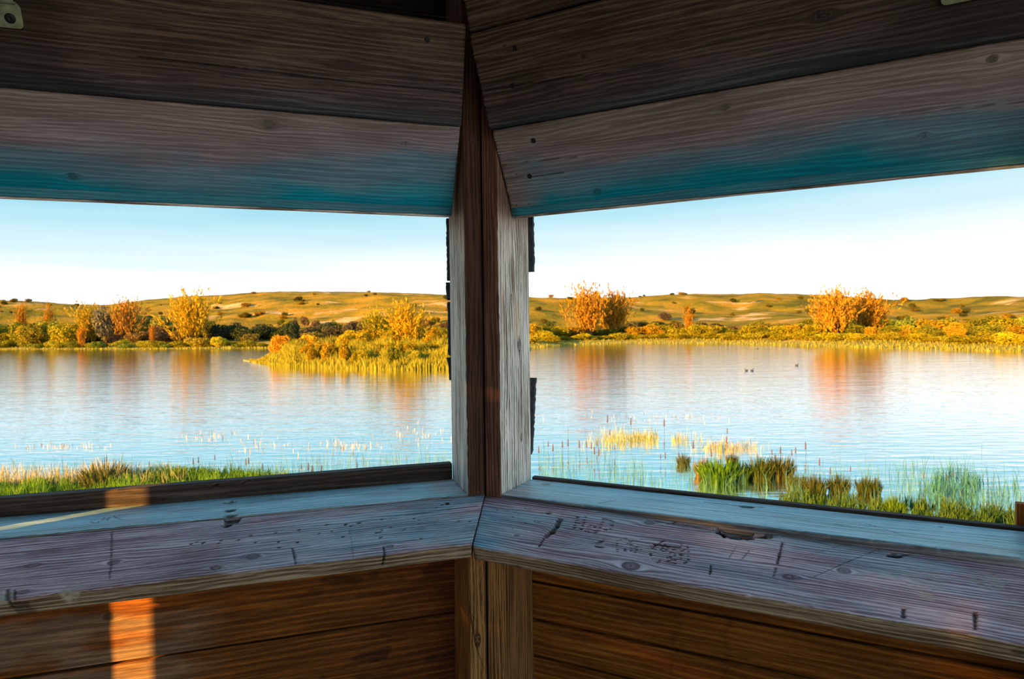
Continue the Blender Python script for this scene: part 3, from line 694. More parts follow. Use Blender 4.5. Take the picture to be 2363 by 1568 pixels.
# ------------------------------------------------------------------ water
def mat_water():
    mt = bpy.data.materials.new('lake_water'); mt.use_nodes = True; nt = mt.node_tree; L = nt.links.new; nt.nodes.clear()
    out = N(nt, 'ShaderNodeOutputMaterial'); tc = N(nt, 'ShaderNodeTexCoord')
    gl = N(nt, 'ShaderNodeBsdfGlossy'); gl.inputs['Color'].default_value = (0.97, 0.98, 0.98, 1); gl.inputs['Roughness'].default_value = 0.07
    df = N(nt, 'ShaderNodeBsdfDiffuse'); df.inputs['Color'].default_value = (0.05, 0.35, 0.42, 1)
    mx = N(nt, 'ShaderNodeMixShader'); lw = N(nt, 'ShaderNodeLayerWeight'); lw.inputs['Blend'].default_value = 0.72
    L(lw.outputs['Facing'], mx.inputs[0])
    mr = N(nt, 'ShaderNodeMapRange'); mr.inputs[1].default_value = 0.2; mr.inputs[2].default_value = 0.7; mr.inputs[3].default_value = 0.35; mr.inputs[4].default_value = 1.0
    L(lw.outputs['Facing'], mr.inputs[0]); L(mr.outputs[0], mx.inputs[0]); L(df.outputs[0], mx.inputs[1]); L(gl.outputs[0], mx.inputs[2])
    def nz(sx_, sy_, sc, d):
        mp = N(nt, 'ShaderNodeMapping'); mp.inputs['Scale'].default_value = (sx_, sy_, 1); mp.inputs['Rotation'].default_value = (0, 0, 0.25)
        L(tc.outputs['Object'], mp.inputs[0]); n = N(nt, 'ShaderNodeTexNoise'); n.inputs['Scale'].default_value = sc; n.inputs['Detail'].default_value = d; L(mp.outputs[0], n.inputs['Vector']); return n.outputs[0]
    a = nz(0.5, 1.6, 2.2, 4); b = nz(0.12, 0.5, 1.0, 3)
    ad = N(nt, 'ShaderNodeMath', operation='ADD'); L(a, ad.inputs[0]); L(b, ad.inputs[1])
    bp = N(nt, 'ShaderNodeBump'); bp.inputs['Strength'].default_value = 0.15; bp.inputs['Distance'].default_value = 0.12; L(ad.outputs[0], bp.inputs['Height'])
    L(bp.outputs[0], gl.inputs['Normal']); L(mx.outputs[0], out.inputs[0]); return mt
me = mesh_np('water', [(-400, -60, 0), (400, -60, 0), (400, 300, 0), (-400, 300, 0)], [(0, 1, 2, 3)])
tag(link('lake_water', me, mat_water()), kind='structure')

# ------------------------------------------------------------------ terrain
RID = np.array([(-1400, 690), (-900, 684), (-400, 690), (0, 694), (100, 698), (190, 705), (260, 704), (330, 695), (420, 686), (520, 682), (620, 675), (760, 675), (900, 676), (1030, 682), (1230, 688), (1330, 690), (1450, 688), (1500, 683), (1600, 679),
                (1700, 681), (1760, 678), (1900, 683), (2000, 690), (2100, 696), (2200, 691), (2300, 686), (2363, 688), (2900, 680), (3800, 690)], float)
SHO = np.array([(-1400, 815), (0, 807), (300, 806), (560, 804), (800, 803), (1100, 803), (1230, 802), (1300, 797), (1440, 792), (1700, 794), (1900, 799), (2100, 804), (2363, 812), (2900, 830), (3800, 850)], float)
def shoreY(px):
    return EYE * F / (np.interp(px, SHO[:, 0], SHO[:, 1]) - horizon(px))
def th(px, Y):
    px = np.asarray(px, float); Y = np.asarray(Y, float)
    Ys = shoreY(px); Yr = 250 + 18 * np.sin(px * 0.004)
    yr = np.interp(px, RID[:, 0], RID[:, 1]); Hr = EYE + (horizon(px) - yr) / F * Yr
    low = 1.1 * sst(-3, 14, Y - Ys) - 0.35 * sst(3, -8, Y - Ys) + 0.4 * sst(10, 60, Y - Ys)
    t = sst(0, 1, (Y - (Ys + 22)) / (Yr - Ys - 22)); hill = (Hr - 1.5) * (0.45 * t + 0.55 * t ** 1.6)
    X = (px - CX) / F * Y
    nb = (fbm(X * 0.035 + 50, Y * 0.05 + 9, 61, 4) - 0.5) * 5.0 * sst(0.05, 0.35, t) * sst(1.0, 0.8, t) + (fbm(X * 0.2 + 70, Y * 0.2, 63, 3) - 0.5) * 0.8 * sst(0.1, 0.4, t)
    back = -10 * sst(0, 80, Y - Yr)
    return low + hill + nb + back
pxs = np.linspace(-1400, 3800, 420); rows = np.concatenate([np.linspace(-8, 40, 50), np.linspace(41, 400, 150)])
PX, RR = np.meshgrid(pxs, rows, indexing='ij'); YY = shoreY(PX) + RR
XX = (PX - CX) / F * YY; ZZ = th(PX, YY)
V = np.stack([XX, YY, ZZ], -1).reshape(-1, 3); nr = len(rows)
ii = np.arange(len(pxs) - 1)[:, None] * nr; jj = np.arange(nr - 1)[None]
Q = np.stack([ii + jj, ii + nr + jj, ii + nr + jj + 1, ii + jj + 1], -1).reshape(-1, 4)
def mat_dune():
    mt = bpy.data.materials.new('dune_grassland'); mt.use_nodes = True; nt = mt.node_tree; L = nt.links.new; bs = nt.nodes['Principled BSDF']
    tc = N(nt, 'ShaderNodeTexCoord')
    def nz(sc, d, loc=0, sy=1.6):
        mp = N(nt, 'ShaderNodeMapping'); mp.inputs['Scale'].default_value = (1, sy, 1); mp.inputs['Location'].default_value = (loc, loc, 0); L(tc.outputs['Object'], mp.inputs[0])
        n = N(nt, 'ShaderNodeTexNoise'); n.inputs['Scale'].default_value = sc; n.inputs['Detail'].default_value = d; n.inputs['Roughness'].default_value = 0.6; L(mp.outputs[0], n.inputs['Vector']); return n.outputs[0]
    def ramp(f, pts):
        r = N(nt, 'ShaderNodeValToRGB'); L(f, r.inputs[0]); e = r.color_ramp.elements
        e[0].position, e[0].color = pts[0]; e[1].position, e[1].color = pts[-1]
        for p, c in pts[1:-1]: q = e.new(p); q.color = c
        return r.outputs[0]
    g = ramp(nz(0.07, 6), [(0.34, (0.08, 0.08, 0.01, 1)), (0.47, (0.20, 0.155, 0.008, 1)), (0.62, (0.36, 0.21, 0.02, 1))])
    s = ramp(nz(0.045, 7, 33, 2.6), [(0.575, (0, 0, 0, 1)), (0.64, (1, 1, 1, 1))])
    d = ramp(nz(0.16, 5, 71), [(0.64, (0, 0, 0, 1)), (0.70, (1, 1, 1, 1))])
    m1 = N(nt, 'ShaderNodeMix', data_type='RGBA'); L(s, m1.inputs[0]); L(g, m1.inputs[6]); m1.inputs[7].default_value = (0.55, 0.38, 0.2, 1)
    m2 = N(nt, 'ShaderNodeMix', data_type='RGBA'); L(d, m2.inputs[0]); L(m1.outputs[2], m2.inputs[6]); m2.inputs[7].default_value = (0.05, 0.06, 0.02, 1)
    # flat shore: pale straw mud, by height
    sp = N(nt, 'ShaderNodeSeparateXYZ'); L(tc.outputs['Object'], sp.inputs[0])
    mr = N(nt, 'ShaderNodeMapRange'); L(sp.outputs[2], mr.inputs[0]); mr.inputs[1].default_value = 0.25; mr.inputs[2].default_value = 0.7; mr.inputs[3].default_value = 1; mr.inputs[4].default_value = 0
    m3 = N(nt, 'ShaderNodeMix', data_type='RGBA'); L(mr.outputs[0], m3.inputs[0]); L(m2.outputs[2], m3.inputs[6]); m3.inputs[7].default_value = (0.30, 0.27, 0.07, 1)
    L(m3.outputs[2], bs.inputs['Base Color']); bs.inputs['Roughness'].default_value = 0.95; bs.inputs['Specular IOR Level'].default_value = 0.1
    b = N(nt, 'ShaderNodeBump'); b.inputs['Strength'].default_value = 0.6; b.inputs['Distance'].default_value = 0.8; L(nz(0.9, 5), b.inputs['Height']); L(b.outputs[0], bs.inputs['Normal'])
    return mt
M_dune = mat_dune()
tag(link('dune_ground', mesh_np('dune_ground', V, Q, True), M_dune), kind='structure')

# peninsula
PEN = np.array([(560, 832), (600, 839), (660, 845), (760, 850), (900, 854), (1040, 853), (1120, 848), (1190, 835), (1225, 812)], float)
def pen_front(px): return EYE * F / (np.interp(px, PEN[:, 0], PEN[:, 1]) - horizon(px))
def pen_h(px, t):   # t 0 front .. 1 back
    e = sst(575, 680, px) * (1 - sst(1170, 1225, px)); return -0.3 + (0.35 + 0.75 * e) * sst(0, 0.12, t) * (1 - sst(0.8, 1.0, t)) + 0.3 * sst(0.1, 0.5, t) * e
px_ = np.linspace(560, 1226, 90); t_ = np.linspace(0, 1, 24); PX, TT = np.meshgrid(px_, t_, indexing='ij')
depth = 4 + 34 * sst(560, 800, PX); Y_ = pen_front(PX) - 0.5 + TT * depth
V = np.stack([(PX - CX) / F * Y_, Y_, pen_h(PX, TT)], -1).reshape(-1, 3)
ii = np.arange(89)[:, None] * 24; jj = np.arange(23)[None]; Q = np.stack([ii + jj, ii + 24 + jj, ii + 25 + jj, ii + jj + 1], -1).reshape(-1, 4)
tag(link('peninsula_ground', mesh_np('peninsula_ground', V, Q, True), M_dune), kind='structure')

# near bank
NB = np.array([(-2500, 1080), (-600, 1090), (0, 1108), (300, 1100), (560, 1100), (680, 1125), (900, 1230), (1600, 1230), (1850, 1195), (2100, 1200), (2363, 1205), (4000, 1180)], float)
def bankY(px): return EYE * F / (np.interp(px, NB[:, 0], NB[:, 1]) - horizon(px))
px_ = np.linspace(-2500, 4000, 160); Y_e = bankY(px_) ; V = []
for i, p in enumerate(px_):
    xe = (p - CX) / F * Y_e[i]
    for t in (1.06, 1.0, 0.9, 0.6, 0.25): V.append((xe * t, Y_e[i] * t, {1.06: -0.15, 1.0: 0.0, 0.9: 0.03, 0.6: 0.12, 0.25: 0.3}[t]))
    V.append((xe * 0.25, -40, 0.3))
n6 = 6; Q = [(i * n6 + j, i * n6 + j + 1, (i + 1) * n6 + j + 1, (i + 1) * n6 + j) for i in range(159) for j in range(5)]
M_mud = plain('wet_marsh_soil', (0.06, 0.07, 0.03, 1), 0.9, nscale=3)
tag(link('near_bank_ground', mesh_np('near_bank_ground', V, [q[::-1] for q in Q]), M_mud), kind='structure')

# ------------------------------------------------------------------ foliage
def mat_leaf(name, rough=0.8):
    mt = bpy.data.materials.new(name); mt.use_nodes = True; nt = mt.node_tree; L = nt.links.new; nt.nodes.clear()
    out = N(nt, 'ShaderNodeOutputMaterial'); oi = N(nt, 'ShaderNodeObjectInfo'); at = N(nt, 'ShaderNodeAttribute', attribute_name='vary')
    hs = N(nt, 'ShaderNodeHueSaturation'); L(oi.outputs['Color'], hs.inputs['Color'])
    mr = N(nt, 'ShaderNodeMapRange'); L(at.outputs['Fac'], mr.inputs[0]); mr.inputs[3].default_value = 0.55; mr.inputs[4].default_value = 1.5; L(mr.outputs[0], hs.inputs['Value'])
    mh = N(nt, 'ShaderNodeMapRange'); L(at.outputs['Fac'], mh.inputs[0]); mh.inputs[3].default_value = 0.515; mh.inputs[4].default_value = 0.488; L(mh.outputs[0], hs.inputs['Hue'])
    d = N(nt, 'ShaderNodeBsdfDiffuse'); t = N(nt, 'ShaderNodeBsdfTranslucent'); L(hs.outputs[0], d.inputs[0]); L(hs.outputs[0], t.inputs[0])
    mx = N(nt, 'ShaderNodeMixShader'); mx.inputs[0].default_value = 0.25; L(d.outputs[0], mx.inputs[1]); L(t.outputs[0], mx.inputs[2]); L(mx.outputs[0], out.inputs[0]); return mt
M_leaf = mat_leaf('shrub_leaves')
M_bark = plain('shrub_bark', (0.16, 0.10, 0.05, 1), 0.9, nscale=4)
def quads(C, A, B, vary):
    n = len(C); V = np.stack([C - A - B * 0.3, C - A * 0.2 + B, C + A + B * 0.2, C + A * 0.1 - B], 1).reshape(-1, 3)
    return V, np.arange(4 * n).reshape(n, 4), np.repeat(vary, 4)
def rdir(n, r_):
    v = r_.normal(size=(n, 3)); return v / np.linalg.norm(v, axis=1, keepdims=True)
def crown_round(n, seed, lobes=7, size=0.05, flat=1.0):
    r_ = np.random.RandomState(seed)
    lc = np.c_[r_.uniform(-0.32, 0.32, lobes), r_.uniform(-0.32, 0.32, lobes), r_.uniform(0.28, 0.72, lobes)]; lr = r_.uniform(0.18, 0.30, lobes)
    lc[0] = (0, 0, 0.45); lr[0] = 0.36
    k = r_.randint(0, lobes, n); d = rdir(n, r_); rad = r_.uniform(0.6, 1.0, n) ** 0.5
    P = lc[k] + d * (lr[k] * rad)[:, None] * (1 + 0.18 * r_.rand(n, 1)); P[:, 2] = np.abs(P[:, 2]) * flat
    s = size * r_.uniform(0.6, 1.4, n)[:, None]; A = rdir(n, r_) * s; B = np.cross(A, rdir(n, r_)); B = B / (np.linalg.norm(B, axis=1, keepdims=True) + 1e-6) * s * 0.8
    vary = np.clip(0.5 + 0.35 * (vn(P[:, 0] * 6 + 5, P[:, 2] * 6 + seed, 31) - 0.5) * 2 + 0.2 * r_.randn(n), 0, 1)
    V, Q, va = quads(P, A, B, vary); return mesh_np('foliage', V, Q, False, {'vary': va})
def crown_feather(n, seed, size=0.03, spread=0.42, twigs=150):
    r_ = np.random.RandomState(seed); tw = n // twigs; P = []; D = []
    for i in range(twigs):
        b = np.array([r_.normal() * 0.10, r_.normal() * 0.10, r_.uniform(0.0, 0.35)]); a = r_.uniform(0, 2 * math.pi); sp = abs(r_.normal()) * spread
        dr = np.array([math.cos(a) * sp, math.sin(a) * sp, 1.0]); dr /= np.linalg.norm(dr); ln = r_.uniform(0.35, 1.0) * (1 - b[2])
        t = r_.uniform(0.12, 1, tw) ** 0.8; cur = 0.06 * r_.normal(size=3)
        p = b + dr * (t * ln)[:, None] + cur * (t ** 2)[:, None] + r_.normal(size=(tw, 3)) * 0.018; P.append(p); D.append(np.repeat(dr[None], tw, 0))
    P = np.concatenate(P); D = np.concatenate(D); P[:, 2] = np.clip(P[:, 2], 0, 1.02); n = len(P)
    s = size * r_.uniform(0.5, 1.4, n)[:, None]; A = (D + rdir(n, r_) * 0.45) * s * 1.4; B = np.cross(A, rdir(n, r_)); B = B / (np.linalg.norm(B, axis=1, keepdims=True) + 1e-6) * s * 0.42
    vary = np.clip(0.5 + 0.3 * r_.randn(n), 0, 1); V, Q, va = quads(P, A, B, vary); return mesh_np('foliage', V, Q, False, {'vary': va})
def trunk_mesh(seed, stems=5):
    r_ = np.random.RandomState(seed); V = []; Q = []
    for s_ in range(stems):
        a = r_.uniform(0, 6.28); sp = r_.uniform(0.05, 0.35); hgt = r_.uniform(0.5, 0.85); base = len(V)
        for k in range(5):
            t = k / 4; c = (math.cos(a) * sp * t ** 1.2, math.sin(a) * sp * t ** 1.2, hgt * t - 0.03); rr = 0.018 * (1 - 0.8 * t)
            for j in range(5): V.append((c[0] + rr * math.cos(j * 1.257), c[1] + rr * math.sin(j * 1.257), c[2]))
        for k in range(4):
            for j in range(5): Q.append((base + k * 5 + j, base + k * 5 + (j + 1) % 5, base + (k + 1) * 5 + (j + 1) % 5, base + (k + 1) * 5 + j))
    return mesh_np('trunk', V, Q)
CR = [crown_round(2600, 100 + i, 7 + i % 3, 0.034) for i in range(6)]
CF = [crown_feather(5200, 200 + i, 0.021, 0.42, 200) for i in range(5)]
TR = [trunk_mesh(300 + i) for i in range(3)]
for me in CR + CF: me.materials.append(M_leaf)
for me in TR: me.materials.append(M_bark)
def ground_at(px, Y):
    if 575 < px < 1200 and Y < pen_front(px) + 4 + 34 * float(sst(560, 800, px)) and Y < 95:
        return max(0.0, float(pen_h(np.array(px), np.array((Y - pen_front(px)) / (4 + 34 * float(sst(560, 800, px)))))))
    return float(th(px, Y))
def Yat(px, base):
    ys = np.linspace(float(shoreY(px)) + 2, 300, 600); zz = th(np.full(600, float(px)), ys); pr = horizon(px) - (zz - EYE) / ys * F
    k = np.argmax(pr <= base) if (pr <= base).any() else -1
    return float(ys[k]) if k >= 0 else float(shoreY(px)) + 30
def plant(name, px, top, wpx, Y, mesh, col, label, cat, group=None, trunk=None, rnd=random):
    z0 = ground_at(px, Y) - 0.1; zt = EYE + (horizon(px) - top) / F * Y; h = max(0.6, zt - z0) * (1.1 if mesh in CF else 1.0); w = wpx / F * Y
    x = (px - CX) / F * Y
    if trunk is None:
        o = bpy.data.objects.new(name, mesh); COL.objects.link(o); o.location = (x, Y, z0); o.scale = (w, w, h); o.rotation_euler.z = rnd.uniform(0, 6.28); o.color = col
        tag(o, label, cat, group); return o
    root = empty(name, (x, Y, z0), label, cat, group); root.scale = (w, w, h); root.rotation_euler.z = rnd.uniform(0, 6.28)
    f = bpy.data.objects.new('foliage', mesh); COL.objects.link(f); f.parent = root; f.color = col
    t = bpy.data.objects.new('trunk', trunk); COL.objects.link(t); t.parent = root
    return root
ORG = (0.38, 0.19, 0.02, 1); YEL = (0.46, 0.29, 0.015, 1); GLD = (0.30, 0.25, 0.015, 1); OLV = (0.17, 0.17, 0.018, 1); DRK = (0.045, 0.06, 0.03, 1); PUR = (0.14, 0.09, 0.05, 1); GRN = (0.20, 0.26, 0.04, 1)
# prominent trees: name, px, top, width px, Y, mesh, colour, label
TREES = [
 (1362, 664, 110, 108, CF[0], ORG, 'tall feathery orange willow nearest the right side of the corner post'),
 (1418, 672, 90, 112, CF[1], ORG, 'orange willow merging into the right flank of the tallest willow by the corner post'),
 (1932, 670, 120, 104, CF[2], (0.42, 0.215, 0.02, 1), 'broad orange-gold willow breaking the skyline in the right window'),
 (2002, 674, 100, 116, CF[3], ORG, 'reddish orange willow just right of the broad skyline willow in the right window'),
 (440, 678, 110, 100, CF[4], YEL, 'tall golden tree standing highest on the far left shore'),
 (940, 703, 105, 66, CF[0], YEL, 'bright yellow tree on the peninsula beside the corner post'),
 (292, 694, 80, 104, CF[1], (0.36, 0.19, 0.03, 1), 'thin bare orange tree with a spiky top on the left shore'),
 (52, 706, 26, 100, CF[2], ORG, 'slim upright orange tree nearest the left edge of the photo'),
 (113, 706, 24, 105, CF[3], ORG, 'small slim orange tree second from the left edge of the photo'),
 (212, 706, 80, 102, CF[4], (0.36, 0.25, 0.02, 1), 'ragged golden tree left of the grey-crowned tree'),
 (188, 756, 22, 92, CF[0], (0.46, 0.21, 0.02, 1), 'short vivid orange tree low on the left shore'),
 (352, 752, 14, 92, CF[1], (0.42, 0.18, 0.02, 1), 'tiny vivid orange sapling below the dark thicket on the left shore'),
 (870, 718, 70, 74, CF[2], GLD, 'greenish gold tree left of the bright yellow tree on the peninsula'),
 (1590, 714, 22, 112, CF[3], ORG, 'slender orange sapling in the middle of the right shore thicket'),
]
for i, (px, top, w, Y, me, c, lab) in enumerate(TREES):
    if Y > 80: Y = float(shoreY(px)) + (Y - 90) * 0.8
    w *= 1.2
    plant('willow_tree', px, top, w, Y, me, c, lab, 'tree', trunk=TR[i % 3])
plant('round_tree', 244, 706, 50, float(shoreY(244)) + 9, CR[0], (0.19, 0.17, 0.10, 1), 'grey-green round-crowned tree on a pale trunk on the left shore', 'tree', trunk=TR[1])
BASE = {1535: 740, 1482: 756, 1448: 762, 1516: 756, 332: 756, 372: 764, 2088: 698, 2168: 696, 586: 679, 2070: 760, 2015: 764, 460: 803, 506: 803, 1262: 764}
SH = [
 (645, 767, 44, 62, CR[1], (0.6, 0.3, 0.02, 1), 'orange round bush nearest the tip of the peninsula'),
 (716, 768, 52, 64, CR[2], (0.6, 0.36, 0.02, 1), 'orange-gold bush second from the tip of the peninsula'),
 (1535, 718, 26, 118, CR[3], (0.10, 0.07, 0.06, 1), 'dark purple bush standing alone on the green slope right of the tall willow'),
 (1482, 741, 30, 112, CR[4], DRK, 'low dark oval bush between the tall willow and the lone purple bush'),
 (1448, 742, 34, 108, CR[5], (0.08, 0.07, 0.04, 1), 'dark bush at the right foot of the tall orange willow'),
 (1516, 742, 40, 110, CR[0], DRK, 'wide dark bush directly below the lone purple bush'),
 (332, 724, 40, 100, CR[1], (0.08, 0.12, 0.05, 1), 'dark green dome-shaped bush left of the tall golden tree'),
 (372, 722, 44, 101, CR[2], (0.22, 0.24, 0.06, 1), 'pale olive bush between the dark dome bush and the tall golden tree'),
 (2088, 684, 18, 225, CR[3], (0.3, 0.18, 0.03, 1), 'small pointed bush alone on the ridge line at the right'),
 (2168, 688, 26, 225, CR[4], (0.22, 0.18, 0.03, 1), 'rounded bush on the ridge line at far right'),
 (586, 673, 12, 228, CR[5], (0.2, 0.12, 0.04, 1), 'tiny bush on the ridge above the sandy slope at left'),
 (2070, 738, 60, 96, CR[5], (0.09, 0.10, 0.02, 1), 'dark green bush right of the broad skyline willow'),
 (2015, 728, 90, 92, CR[1], (0.30, 0.34, 0.03, 1), 'fresh green bush under the reddish orange willow'),
 (460, 776, 50, 84, CR[2], (0.42, 0.30, 0.03, 1), 'round golden bush at the water below the tall golden tree'),
 (506, 774, 36, 82, CR[3], (0.5, 0.42, 0.03, 1), 'yellow-green bush at the water, right of the round golden bush'),
 (1262, 742, 40, 106, CR[4], (0.10, 0.12, 0.03, 1), 'dark bush beside the right side of the corner post'),
]
for (px, top, w, Y, me, c, lab) in SH:
    if px not in (645, 716): Y = Yat(px, BASE.get(px, 785)); w *= 1.1
    plant('bush', px, top, w, Y, me, c, lab, 'bush')
# thickets: bushes nothing tells apart
def CN(c):
    return {tuple(GLD): 'gold', tuple(YEL): 'bright yellow', tuple(OLV): 'olive', tuple(DRK): 'dark green', tuple(PUR): 'purple-brown', tuple(GRN): 'green'}.get(tuple(c)) or \
        ('orange-gold' if c[0] > 0.38 and c[1] < 0.36 else 'yellow' if c[0] > 0.43 else 'yellow-green' if c[1] > 0.3 else 'dark brown' if c[0] < 0.12 else 'deep green' if c[1] > c[0] else 'russet brown')
def WH(px, left, pen):
    if pen: return ''
    if left:
        return ' near the left edge' if px < 140 else ' near the grey-crowned tree' if px < 320 else ' near the tall golden tree' if px < 500 else ' towards the peninsula' if px < 700 else ' towards the corner post'
    return ' beside the corner post' if px < 1320 else ' below the tallest willow' if px < 1470 else ' left of the slender sapling' if px < 1590 else ' right of the slender sapling' if px < 1850 else \
        ' below the broad skyline willow' if px < 2060 else ' right of the skyline willow' if px < 2230 else ' near the right edge'
def thicket(n, xr, topr, wr, Yf, cols, label, group, seed, meshes=None):
    r_ = random.Random(seed)
    for i in range(n):
        px = xr[0] + (xr[1] - xr[0]) * (i + r_.random()) / n; top = r_.uniform(*topr); w = r_.uniform(*wr); Y = Yf(px, r_)
        ci = r_.randrange(len(cols)); c = cols[ci]; k = r_.uniform(0.8, 1.25); k *= 0.72 if c[0] > 0.33 else 1.0; c = (c[0] * k, c[1] * k, c[2] * k, 1)
        plant('bush', px, top, w, Y, (meshes or CR)[r_.randrange(len(meshes or CR))], c, label % CN(cols[ci]) + WH(px, px < 1100, 'peninsula' in label and 'behind' not in label), 'bush', group, rnd=r_)
sy = lambda a, b: (lambda px, r_: float(shoreY(px)) + r_.uniform(a, b))
thicket(52, (1225, 2420), (762, 776), (36, 60), sy(5, 9), [GLD, (0.5, 0.42, 0.02, 1), (0.42, 0.38, 0.03, 1)], '%s bush, front row of the right shore thicket,', 'front row bushes on the right shore', 1)
thicket(44, (1225, 2420), (744, 762), (36, 64), sy(12, 20), [GLD, OLV, (0.5, 0.3, 0.02, 1)], '%s bush, back rows of the right shore thicket,', 'back row bushes on the right shore', 2)
thicket(26, (1750, 2430), (722, 748), (36, 64), sy(22, 45), [OLV, GLD, (0.45, 0.3, 0.02, 1), GRN], '%s bush on rising ground at far right', 'bushes on the rising ground at far right', 3)
thicket(16, (1560, 1900), (740, 752), (20, 44), sy(20, 32), [(0.16, 0.12, 0.03, 1), PUR], '%s bush on the slope behind the right thicket', 'brownish bushes on the right slope', 4)
thicket(22, (-60, 185), (734, 764), (44, 66), sy(4, 12), [(0.34, 0.33, 0.03, 1), GLD, (0.44, 0.34, 0.03, 1)], 'tall %s bush in the clump on the left shore', 'tall bushes at the left edge', 5)
thicket(22, (-60, 620), (782, 794), (30, 52), sy(1, 4), [(0.34, 0.34, 0.03, 1), GRN, (0.42, 0.38, 0.03, 1)], 'low %s bush on the waterline of the left shore', 'low waterline bushes on the left shore', 6)
thicket(26, (150, 420), (752, 772), (34, 54), sy(8, 18), [PUR, (0.10, 0.07, 0.05, 1), (0.2, 0.13, 0.04, 1)], '%s bush in the shaded left thicket', 'dark purple-brown bushes on the left shore', 7)
thicket(34, (460, 860), (738, 768), (34, 58), sy(8, 26), [DRK, (0.07, 0.09, 0.03, 1), (0.12, 0.10, 0.05, 1), (0.22, 0.18, 0.04, 1)], '%s bush in the hollow behind the peninsula', 'dark bushes behind the peninsula', 8)
thicket(24, (640, 1060), (728, 746), (16, 34), sy(40, 70), [OLV, GLD, PUR], 'small %s bush on the slope behind the peninsula', 'small slope bushes behind the peninsula', 9)
thicket(22, (790, 1060), (752, 776), (34, 56), lambda px, r_: r_.uniform(62, 76), [YEL, (0.6, 0.42, 0.02, 1), GLD], '%s bush at the back of the peninsula', 'yellow bushes on the peninsula', 10)
thicket(30, (690, 1050), (784, 806), (26, 44), lambda px, r_: float(pen_front(px)) + r_.uniform(1.5, 12), [YEL, GLD, OLV, (0.42, 0.38, 0.03, 1)], 'low %s bush among the reed grass of the peninsula', 'low bushes among the reed grass', 11)

thicket(16, (150, 480), (742, 766), (36, 60), sy(16, 30), [OLV, GLD, (0.34, 0.26, 0.03, 1)], 'tall %s bush behind the shaded left thicket', 'tall bushes behind the shaded thicket', 12)
thicket(20, (860, 1330), (744, 762), (30, 50), sy(14, 40), [OLV, GLD, (0.34, 0.24, 0.02, 1)], '%s bush on the shore behind the corner post', 'bushes around the corner post', 13)
r_ = random.Random(77)
for i in range(150):
    px = r_.uniform(-60, 2420) ; Y = float(shoreY(px)) + r_.uniform(45, 125)
    x = (px - CX) / F * Y; z0 = float(th(px, Y)) - 0.1; h = r_.uniform(0.7, 2.0); w = h * r_.uniform(1.0, 1.8); ci = r_.randrange(3)
    o = bpy.data.objects.new('scrub_bush', CR[r_.randrange(6)]); COL.objects.link(o); o.location = (x, Y, z0); o.scale = (w, w, h); o.rotation_euler.z = r_.uniform(0, 6.28)
    o.color = [(0.07, 0.07, 0.02, 1), (0.15, 0.12, 0.02, 1), (0.28, 0.17, 0.02, 1)][ci]
    tag(o, ['dark green', 'olive brown', 'rusty gold'][ci] + ' scrub bush dotted on the dune slope' + WH(px, px < 1100, False), 'bush', 'scrub bushes dotted over the dunes')

# peninsula reed grass : one mass nobody could count
def blades(name, items, mat, label, cat, group=None, stuff=True):
    """items: arrays X, Y, Z, h, w, lean, vary -> 2 tri blade (quad base + tip)"""
    X, Y, Z, h, w, vary = items; n = len(X); r_ = np.random.RandomState(len(X))
    a = r_.uniform(-0.9, 0.9, n); lean = r_.normal(size=(n, 2)) * 0.16 * h[:, None]
    B = np.c_[X, Y, Z]; W_ = np.c_[np.cos(a), np.sin(a), np.zeros(n)] * (w * 0.5)[:, None]
    md = B + np.c_[lean * 0.35, h * 0.55]; tp = B + np.c_[lean, h]
    V = np.stack([B - W_, B + W_, md + W_ * 0.75, md - W_ * 0.75, tp + W_ * 0.15, tp - W_ * 0.15], 1).reshape(-1, 3)
    k = np.arange(n)[:, None] * 6; Q = np.concatenate([k + [0, 1, 2, 3], k + [3, 2, 4, 5]], 1).reshape(-1, 4)
    me = mesh_np(name, V, Q, False, {'vary': np.repeat(vary, 6)}); o = link(name, me, mat)
    tag(o, label, cat, group, 'stuff' if stuff else None); return o
r_ = np.random.RandomState(4); n = 30000
px = 575 + 470 * r_.rand(n) ** 0.9; px = np.where(r_.rand(n) < 0.08, r_.uniform(1045, 1200, n), px)
dp = 4 + 34 * sst(560, 800, px); t = r_.rand(n) ** 1.3 * 0.6 + 0.005; Y = pen_front(px) - 0.5 + t * dp
Z = np.maximum(pen_h(px, t) - 0.05, 0); e = sst(575, 700, px)
o = blades('reed_grass', ((px - CX) / F * Y, Y, Z, ((0.22 + 0.45 * e) * r_.uniform(0.4, 1.3, n) + 0.5 * e * sst(0.1, 0.4, t)) * 0.8 * (0.45 + 1.1 * vn(px * 0.07, Y * 0.5, 14)), r_.uniform(0.03, 0.09, n), np.clip(0.5 + 0.3 * r_.randn(n) + 0.3 * (vn(px * 0.05, Y * 0.6, 3) - 0.5), 0, 1)), M_leaf, 'mass of yellow reed grass covering the peninsula', 'grass')
o.color = (0.28, 0.25, 0.025, 1)
# shore grass edges
n = 9000; px = r_.uniform(-100, 2500, n); Y = shoreY(px) + r_.uniform(-1.5, 7, n); Z = th(px, Y) - 0.03
o = blades('shore_grass', ((px - CX) / F * Y, Y, np.maximum(Z, 0), r_.uniform(0.1, 0.4, n), r_.uniform(0.06, 0.16, n), r_.rand(n)), M_leaf, 'yellow-green grass fringe along the far shoreline', 'grass')
o.color = (0.26, 0.24, 0.03, 1)

# near marsh plants ------------------------------------------------
def pY(px, py): return EYE * F / (py - horizon(px))
def scat(n, cx_, cy_, rx, ry, seed, gauss=True):
    q = np.random.RandomState(seed); px = cx_ + rx * (q.randn(n) * 0.5 if gauss else q.uniform(-1, 1, n)); py = cy_ + ry * (q.randn(n) * 0.5 if gauss else q.uniform(-1, 1, n))
    return px, py
